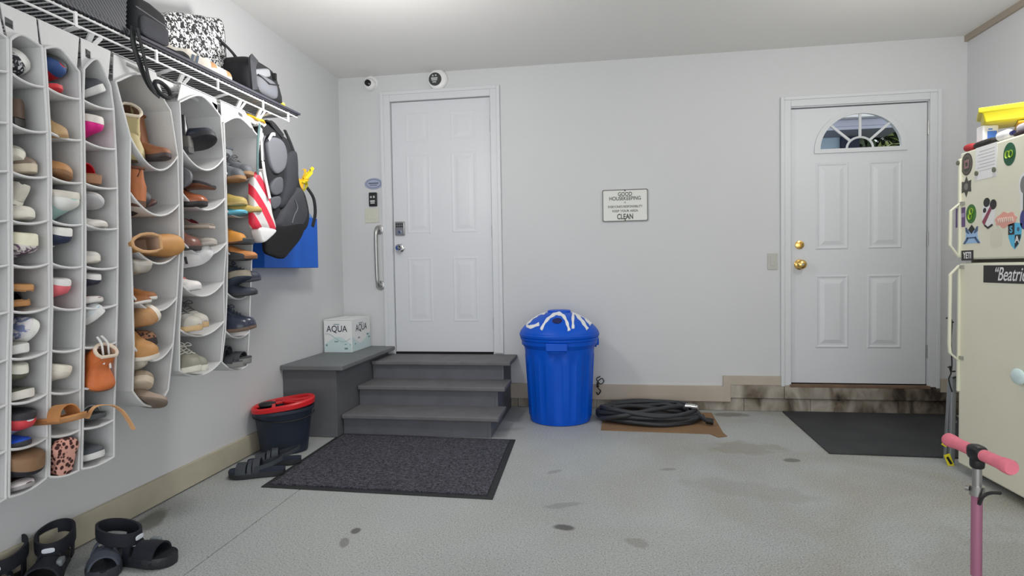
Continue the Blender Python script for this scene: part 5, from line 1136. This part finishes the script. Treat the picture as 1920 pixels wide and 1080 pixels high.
# black bag with strap
bg = thing('black_bag', 'black zippered bag beside the woven basket with its strap hanging down', 'bag', (-1.84,2.075,zb_(2.075)))
MB().blob((0,0,.085),(.125,.100,.080),.35,.35,24,14,f=lambda p:(p.x,p.y,p.z*(1-.25*max(0,p.y/.100)))).build('bag_body', M_bkc, bg)
MB().blob((.118,.01,.050),(.014,.075,.040),.4,.4).build('front_pocket', M_bk2, bg)
MB().tube([(.122,-.08,.108),(.124,.085,.092)], .003, 6).build('zipper', mat('dark_zip',(80,80,84),.4), bg)
def ribbon(name, pts, wd, th, m, parent, axis=(0,1,0), n=5):
    P = smooth_path(pts, n); rr = []; A = Vector(axis)
    for i,p in enumerate(P):
        t = (P[min(i+1,len(P)-1)]-P[max(i-1,0)]).normalized(); s_ = (A-t*A.dot(t)).normalized(); nn = t.cross(s_)
        rr.append([p+s_*wd/2+nn*th/2, p+s_*wd/2-nn*th/2, p-s_*wd/2-nn*th/2, p-s_*wd/2+nn*th/2])
    o = MB().rings(rr).build(name, m, None)
    if parent: o.parent = parent; o.matrix_parent_inverse = Matrix.Translation(-Vector(parent.location)) if not isinstance(parent, bpy.types.Object) or parent.rotation_euler[2]==0 else parent.matrix_basis.inverted()
    return o
xs_ = FXS+.012
ribbon('strap', [tuple(at(x,y,0,xs_+.01)) for x,y in ((249,50),(250,80),(262,120),(280,160),(300,180))], .024, .003, M_bkc, bg)
ribbon('strap', [tuple(at(x,y,0,xs_+.02)) for x,y in ((257,52),(265,85),(272,115),(280,150),(292,176))], .014, .003, M_bkc, bg)
mb = MB(); P = [at(305+15*math.cos(a), 168+11*math.sin(a)+11*math.cos(a), 0, xs_+.012) for a in [2*PI*k/20 for k in range(20)]]
o = mb.tube(P, .0085, 8, closed=True).build('strap_loop', M_bkc, None); o.parent = bg; o.matrix_parent_inverse = Matrix.Translation(-Vector(bg.location))
# patterned tote
M_zeb = pattern('black_white_swirls','noise',(24,24,28),(190,190,194),58,.7,.50,.55)
M_zeb2 = M_zeb
pt = thing('patterned_tote', 'black and white swirl patterned fabric tote standing on the shelf against the wall', 'tote bag', (-1.955,2.60,zb_(2.60)))
MB().blob((0,0,.150),(.085,.215,.150),.25,.25,28,16,f=lambda p:(p.x*(1-.45*(p.z/.15+1)/2),p.y*(1+.05*p.z/.15)-.0*p.z,-.15+(p.z+.15)*(.88+.26*(p.y/.215+1))+.004*math.sin(p.y*40))).build('bag_body', M_zeb, pt)
ribbon('handle', [(-1.90,2.76,zb_(2.6)+.28),(-1.87,2.84,zb_(2.6)+.22),(-1.86,2.90,zb_(2.6)+.13),(-1.86,2.90,zb_(2.6)+.05)], .028, .004, M_bkc, pt)
MB().blob((.02,-.16,.02),(.08,.06,.02),.8,.8).build('black_cord_bundle', M_bkc, pt) if False else None
pc = thing('patterned_pouch', 'small black and white swirl pouch between the tote and the grey backpack', 'pouch', (-2.00,3.00,zb_(3.0)))
MB().blob((0,0,.10),(.055,.10,.10),.5,.5,24,14,f=lambda p:(p.x,p.y+p.z*.12,p.z)).build('pouch_body', M_zeb, pc)
MB().blob((.01,.05,.155),(.055,.075,.05),.7,.7).build('flap', M_bkc, pc)
# pair of tan/white sneakers on the shelf
for y_,x_,l,yw in ((2.385,-1.715,'nearer one of the pair',55),(2.50,-1.725,'farther one, half behind the backpack strap',62)):
    o = shoe('sneaker','white and tan sneaker on the wire shelf, %s' % l,'shoe',up=(206,200,190),cap=(172,126,84),so=(214,208,196),stripe=(84,96,108),li=(160,116,84),L=.24,W=.088,hc=.075,hi=.07,ts=.020,cuff='heel')
    place(o, x_, y_, zb_(y_), yw, 0, 0, center=True)
sc_ = thing('dark_scarf', 'crumpled dark cloth lying on the board in front of the patterned tote', 'cloth', (-1.76,2.235,zb_(2.24)))
MB().blob((0,.02,.016),(.045,.075,.016),.9,.9,24,10,f=lambda p:(p.x+.004*math.sin(p.y*90),p.y,p.z+.005*math.sin(p.y*70+p.x*50))).build('cloth', M_bkc, sc_)
# grey and black backpack on the shelf
gbp = thing('grey_backpack', 'grey and black backpack slumped at the far end of the wire shelf', 'backpack', (-1.85,2.89,zb_(2.89)))
MB().blob((0,.015,.105),(.125,.155,.105),.45,.45,28,16,f=lambda p:(p.x*(1-.2*p.z/.105),p.y*(1-.12*p.z/.105),p.z)).build('bag_body', M_bkc, gbp)
MB().blob((.10,-.005,.065),(.045,.105,.052),.6,.6,24,12).build('front_pocket', M_gy, gbp)
MB().blob((.095,-.03,.130),(.030,.085,.024),.5,.5,M=Matrix.Rotation(.35,4,'X')).build('lid_pocket', mat('light_grey_cloth',(136,138,142),.85,k=1.2,bump=.2), gbp)
MB().tube([(.135,-.10,.10),(.150,-.02,.075),(.142,.08,.10)], .004, 6).build('piping', M_bkc, gbp)
ribbon('shoulder_strap', [(-1.74,2.80,zb_(2.8)+.19),(-1.715,2.74,zb_(2.8)+.14),(-1.70,2.72,zb_(2.8)+.06),(-1.705,2.735,zb_(2.8)+.008)], .045, .012, M_bk2, gbp)
MB().box((.118,.06,.125),(.136,.075,.16)).build('buckle', M_black, gbp)
MB().lathe([(0,0),(.012,0),(.012,.02),(0,.02)], (.10,.16,.03), 12).build('cord_lock', M_black, gbp)
yt = thing('yellow_toy', 'small yellow object at the far end of the shelf board', 'toy', (-1.80,3.10,zb_(3.10)))
MB().blob((0,0,.022),(.05,.035,.022),.7,.7).build('toy_body', M_yel, yt)
MB().blob((.02,.02,.040),(.02,.012,.012),1,1).build('knob', mat('pale_yellow',(240,214,120),.3), yt)
# ================================================================== hanging at the rod's end
def hang(name, label, cat, loc): return thing(name, label, cat, loc)
# white plastic hanger / clip with yellow thing
yh = hang('yellow_scarf', 'yellow cloth draped over the far end of the closet rod', 'scarf', (XRD,2.80,ZR+.018))
MB().blob((-.035,0,.008),(.07,.075,.010),.7,.7,24,10,f=lambda p:(p.x,p.y,p.z-abs(p.x)*.25+.004*math.sin(p.y*80))).build('scarf', M_yel2, yh)
hg = hang('plastic_hanger', 'white plastic clip hanger on the rod beside the backpack', 'hanger', (XRD,2.80,ZR-.1))
ribbon('hook', [(XRD+.022,2.80,ZR-.02),(XRD+.018,2.80,ZR+.018),(XRD-.018,2.80,ZR+.018),(XRD-.022,2.80,ZR-.02)], .014, .003, M_whitep, hg)
ribbon('arm', [(XRD+.022,2.80,ZR-.02),(XRD+.03,2.815,ZR-.07),(XRD+.03,2.79,ZR-.12)], .012, .004, M_whitep, hg)
ribbon('arm', [(XRD+.022,2.80,ZR-.02),(XRD+.03,2.785,ZR-.06),(XRD+.03,2.760,ZR-.12)], .012, .004, M_whitep, hg)
# main hanging backpack
B = Vector((-1.785,2.975,1.50))
hb_ = hang('backpack', 'large black backpack with grey back padding hanging from the rod end', 'backpack', tuple(B))
def PX(x, y, xp): 
    q = at(x,y,0,xp); return q-B
def poly_pad(name, pts, x0, x1, m, parent, bev=.012, loc=None):
    """padded panel whose outline is drawn in the plane x = x1 and runs back to x0"""
    L0 = loc or B; P = [at(x,y,0,x1)-L0 for x,y in pts]; P = smooth_path(P, 4, closed=True); c = sum(P, Vector())/len(P); rs = []
    for s_,xx in ((.86,x0-L0.x),(1.0,x0-L0.x+(x1-x0)*.15),(1.0,x0-L0.x+(x1-x0)*.8),(.94,x1-L0.x-(x1-x0)*.04),(.80,x1-L0.x)):
        rs.append([Vector((xx, c.y+(p.y-c.y)*s_, c.z+(p.z-c.z)*s_)) for p in P])
    return MB().rings(rs).build(name, m, parent, angle=70)
poly_pad('bag_body', [(497,238),(512,226),(526,244),(546,262),(560,300),(566,345),(578,370),(585,412),(572,440),(520,436),(508,400),(505,350),(498,300)], -1.93, -1.715, M_bkc, hb_)
poly_pad('back_padding', [(505,262),(520,258),(534,268),(540,290),(536,315),(522,326),(512,316),(506,290)], -1.725, -1.700, M_gy, hb_)
poly_pad('lumbar_padding', [(510,348),(520,334),(531,334),(531,358),(520,366),(511,362)], -1.725, -1.700, mat('slate_grey_padding',(84,86,92),.85,k=1.2,bump=.2), hb_)
poly_pad('lumbar_padding', [(511,372),(526,368),(527,382),(516,392),(510,386)], -1.725, -1.700, mat('slate_grey_padding',(84,86,92),.85), hb_)
poly_pad('bottom_pocket', [(532,398),(546,372),(566,350),(575,372),(580,405),(565,430),(540,436),(522,424)], -1.855, -1.690, M_bk2, hb_)
poly_pad('side_panel', [(541,296),(552,282),(560,286),(562,330),(556,360),(545,376),(534,392),(529,384),(538,345)], -1.855, -1.695, mat('dark_slate_cloth',(50,52,58),.9,k=1.15,bump=.3), hb_)
ribbon('grab_loop', [at(498,230,0,-1.755),at(506,228,0,-1.715),at(522,246,0,-1.715),at(530,256,0,-1.715)], .03, .008, M_bkc, hb_)
ribbon('white_label', [at(504,262,0,-1.695),at(510,252,0,-1.695),at(516,252,0,-1.695)], .016, .002, M_whitep, hb_)
ribbon('shoulder_strap', [at(534,244,0,-1.745),at(542,262,0,-1.725),at(552,288,0,-1.715)], .022, .008, M_bkc, hb_)
ribbon('shoulder_strap', [at(576,352,0,-1.755),at(588,372,0,-1.735),at(591,400,0,-1.735),at(586,425,0,-1.745)], .026, .008, M_bkc, hb_)
ribbon('shoulder_strap', [at(492,236,0,-1.720),at(489,262,0,-1.715),at(492,300,0,-1.715)], .016, .006, M_bkc, hb_)
ribbon('grey_piping', [at(497,255,0,-1.707),at(493,270,0,-1.705),at(495,300,0,-1.705)], .006, .005, M_gy, hb_)
ribbon('grey_piping', [at(553,374,0,-1.687),at(558,390,0,-1.683),at(552,404,0,-1.683),at(548,418,0,-1.685)], .004, .004, M_gy, hb_)
# red and white tote
B2 = Vector((-1.66,2.76,1.60))
tt = hang('striped_tote', 'red and white striped plastic tote hanging beside the black backpack', 'tote bag', tuple(B2))
M_str = bpy.data.materials.new('red_white_stripes'); M_str.use_nodes = True
nt = M_str.node_tree; b_ = nt.nodes['Principled BSDF']; tc_ = nt.nodes.new('ShaderNodeTexCoord'); mp_ = nt.nodes.new('ShaderNodeMapping'); mp_.inputs['Rotation'].default_value = (0,0,0)
wv = nt.nodes.new('ShaderNodeTexWave'); wv.bands_direction = 'DIAGONAL'; wv.inputs['Scale'].default_value = 4.6; wv.inputs['Distortion'].default_value = 1.5; wv.inputs['Detail'].default_value = 0
rp = nt.nodes.new('ShaderNodeValToRGB'); rp.color_ramp.elements[0].position = .47; rp.color_ramp.elements[1].position = .53; rp.color_ramp.elements[0].color = C(206,44,66,1.3); rp.color_ramp.elements[1].color = C(204,200,198,1.3)
nt.links.new(tc_.outputs['Object'], wv.inputs['Vector']); nt.links.new(wv.outputs['Fac'], rp.inputs[0]); nt.links.new(rp.outputs[0], b_.inputs['Base Color']); b_.inputs['Roughness'].default_value = .45
poly_pad('bag_body', [(479,332),(487,326),(497,318),(506,360),(512,400),(519,432),(496,427),(480,426),(478,380)], -1.665, -1.625, M_str, tt, loc=B2)
poly_pad('white_gusset', [(488,428),(504,427),(520,432),(508,446),(495,455),(490,445)], -1.675, -1.623, M_wv, tt, loc=B2)
ribbon('handle', [at(493,303,0,-1.62),at(497,330,0,-1.618),at(506,372,0,-1.615)], .020, .003, M_wv, tt)
ribbon('handle', [at(487,232,0,-1.66),at(484,262,0,-1.65),at(483,300,0,-1.64),at(484,330,0,-1.63)], .016, .003, mat('dark_teal_cord',(60,80,80),.7), tt)
ribbon('handle', [at(492,302,0,-1.66),at(490,262,0,-1.67),at(489,240,0,-1.70)], .016, .003, M_wv, tt)
# blue tote
B3 = Vector((-1.755,3.05,1.28))
bt = hang('blue_tote', 'bright blue flat-bottomed tote hanging lowest behind the backpack', 'tote bag', tuple(B3))
M_bt = mat('blue_nonwoven', (12,92,196), .6, k=1.25, var=.06, vscale=6)
B3 = Vector((-2.0,3.45,1.25)); bt.location = B3; XT = -1.945
y0_, y1_ = at(496,490,0,XT).y-B3.y, at(597,490,0,XT).y-B3.y; z0_ = at(545,502,0,XT).z-B3.z; z1_ = at(560,404,0,XT).z-B3.z
MB().rings([[Vector((a,b,z)) for a,b in ((-.09,y0_),(.055,y0_),(.055,y1_),(-.09,y1_))] for z in (z0_,z0_+.02,z1_-.06,z1_)]).build('bag_body', M_bt, bt, smooth=False, bevel=.004)
for k in (0,1):
    ribbon('handle', [(-1.955-.11*k,y0_+B3.y+.14,B3.z+z1_-.02),(-1.96-.09*k,y0_+B3.y+.12,B3.z+z1_+.16),(-1.85,3.0,ZR-.06),(-1.765,2.90,ZR-.022)], .022, .003, M_bt, bt)
bp_ = poly_pad('crumpled_wrapper', [(568,416),(574,402),(582,400),(588,410),(592,420),(580,424),(570,424)], -2.02, -1.965, mat('blue_white_wrapper',(90,130,200),.35,k=1.3,var=.7,vscale=40), bt, loc=B3)
B3 = Vector((-1.74,2.95,1.28))
pch = hang('black_pouch', 'black cloth pouch hanging in front of the blue tote', 'pouch', tuple(B3))
poly_pad('pouch_body', [(500,430),(535,424),(571,420),(566,445),(545,472),(532,485),(512,480),(498,470)], -1.705, -1.687, mat('flat_black_cloth',(16,16,20),.95,k=1.0), pch, loc=B3)
yl = hang('yellow_tassel', 'bunch of yellow ribbons poking out behind the hanging backpack', 'ribbon', (0,0,0))
rnd = random.Random(11)
for k in range(14):
    a = at(562,345,0,-1.74); e = at(rnd.uniform(560,592), rnd.uniform(314,358), 0, -1.74); m_ = (a+e)/2+Vector((rnd.uniform(0,.03),rnd.uniform(-.02,.02),rnd.uniform(.0,.03)))
    ribbon('ribbon', [a,m_,e], .020, .002, M_yel if k%3 else M_yel2, yl, axis=(rnd.uniform(-.5,.5),1,rnd.uniform(-.6,.6)))
MB().blob(at(561,348,0,-1.74),(.02,.03,.04),.8,.8).build('knot', M_yel2, yl)

# ================================================================== shoes on the floor, bottom left
def slide_strap(): pass
wh = mat('white_print', (200,204,214), .5, k=1.3)
def slide(px, py, lab, yaw, dark=(34,36,40), strapc=(22,24,34), ank=True, L=.29):
    p = at(px,py,2,.001); t = thing('sandal', lab, 'sandal', (p.x,p.y,.001), (0,0,math.radians(yaw)))
    W = .115; us = [0,.02,.06,.14,.3,.45,.6,.72,.82,.9,.96,.99,1]; X = lambda u: -L/2+L*u
    rs = []
    for u in us:
        w_ = shape_w(u)*W/2; rs.append([Vector((X(u),y,z)) for y,z in ((-w_*.9,0),(-w_,.006),(-w_,.034),(-w_*.94,.040),(-w_*.8,.034),(0,.032),(w_*.8,.034),(w_*.94,.040),(w_,.034),(w_,.006),(w_*.9,0),(0,0))])
    MB().rings(rs).build('footbed', mat('black_rubber_footbed' if ank else 'slate_rubber_footbed',dark,.55,k=1.15,bump=.3,bscale=90), t)
    def arch(nm, u0, u1, h, m, th=.006, lean=0.0):
        rr = []
        for u in (u0,(u0+u1)/2,u1):
            w_ = shape_w(u)*W/2*1.02; o_ = []; i_ = []
            for kk in range(15):
                a = PI*kk/14; y = -w_*math.cos(a); z = .016+h*abs(math.sin(a))**.75
                o_.append(Vector((X(u)+lean*z,y,z))); i_.append(Vector((X(u)+lean*z,y*(1-th/w_),z-th)))
            rr.append(o_+list(reversed(i_)))
        return MB().rings(rr).build(nm, m, t)
    ms = mat('black_webbing_strap' if ank else 'slate_webbing_strap',strapc,.7,k=1.15,bump=.25,bscale=150)
    arch('front_strap', .52 if ank else .46, .82 if ank else .90, .066, ms); arch('instep_strap', .37, .47, .082, ms)
    if ank:   # raised padded band round the ankle
        rr = []
        for kk in range(28):
            a = 2*PI*kk/28; c = Vector((X(.22)+.078*math.cos(a), .056*math.sin(a), .112-.016*math.cos(a))); n_ = Vector((math.cos(a),math.sin(a),0))
            rr.append([c+n_*.005+Vector((0,0,-.024)),c+n_*.006+Vector((0,0,0)),c+n_*.005+Vector((0,0,.024)),c-n_*.004+Vector((0,0,.024)),c-n_*.004+Vector((0,0,-.024))])
        o = MB().rings(rr, closed=True).build('ankle_band', ms, t)
        for s_ in (-1,1): MB().bar((X(.24),s_*.055,.100),(X(.20),s_*.048,.030),.006,.030,(1,0,0)).build('side_strap', ms, t)
        MB().blob((X(.22)+.0845,0,.098),(.0015,.020,.009),.6,.6).build('printed_mark', wh, o)
        MB().blob((X(.62),.045,.066),(.022,.010,.012),.4,.4).build('buckle', mat('grey_buckle',(110,116,118),.4,k=1.3), t)
    return t
def ring_at(px, py, lab, yaw):
    q = at(px,py,2,.112); o = slide(500,900,lab,yaw,L=.30); d = Vector((math.cos(math.radians(yaw)),math.sin(math.radians(yaw)),0))
    o.location = (q.x-d.x*(-.15+.30*.22), q.y-d.y*(-.15+.30*.22), .001)
ring_at(10,1040,'black strappy sandal at the bottom left picture corner, with ankle band', -62)
ring_at(104,1008,'black strappy sandal second from the left at the picture bottom', -58)
o = slide(196,1064,'slate grey slide sandal in the middle of the bottom left row', -48, dark=(44,47,54), strapc=(66,72,84), ank=False, L=.25)
o = slide(262,1054,'black strappy sandal, rightmost of the bottom left row, toe to the right', 2)
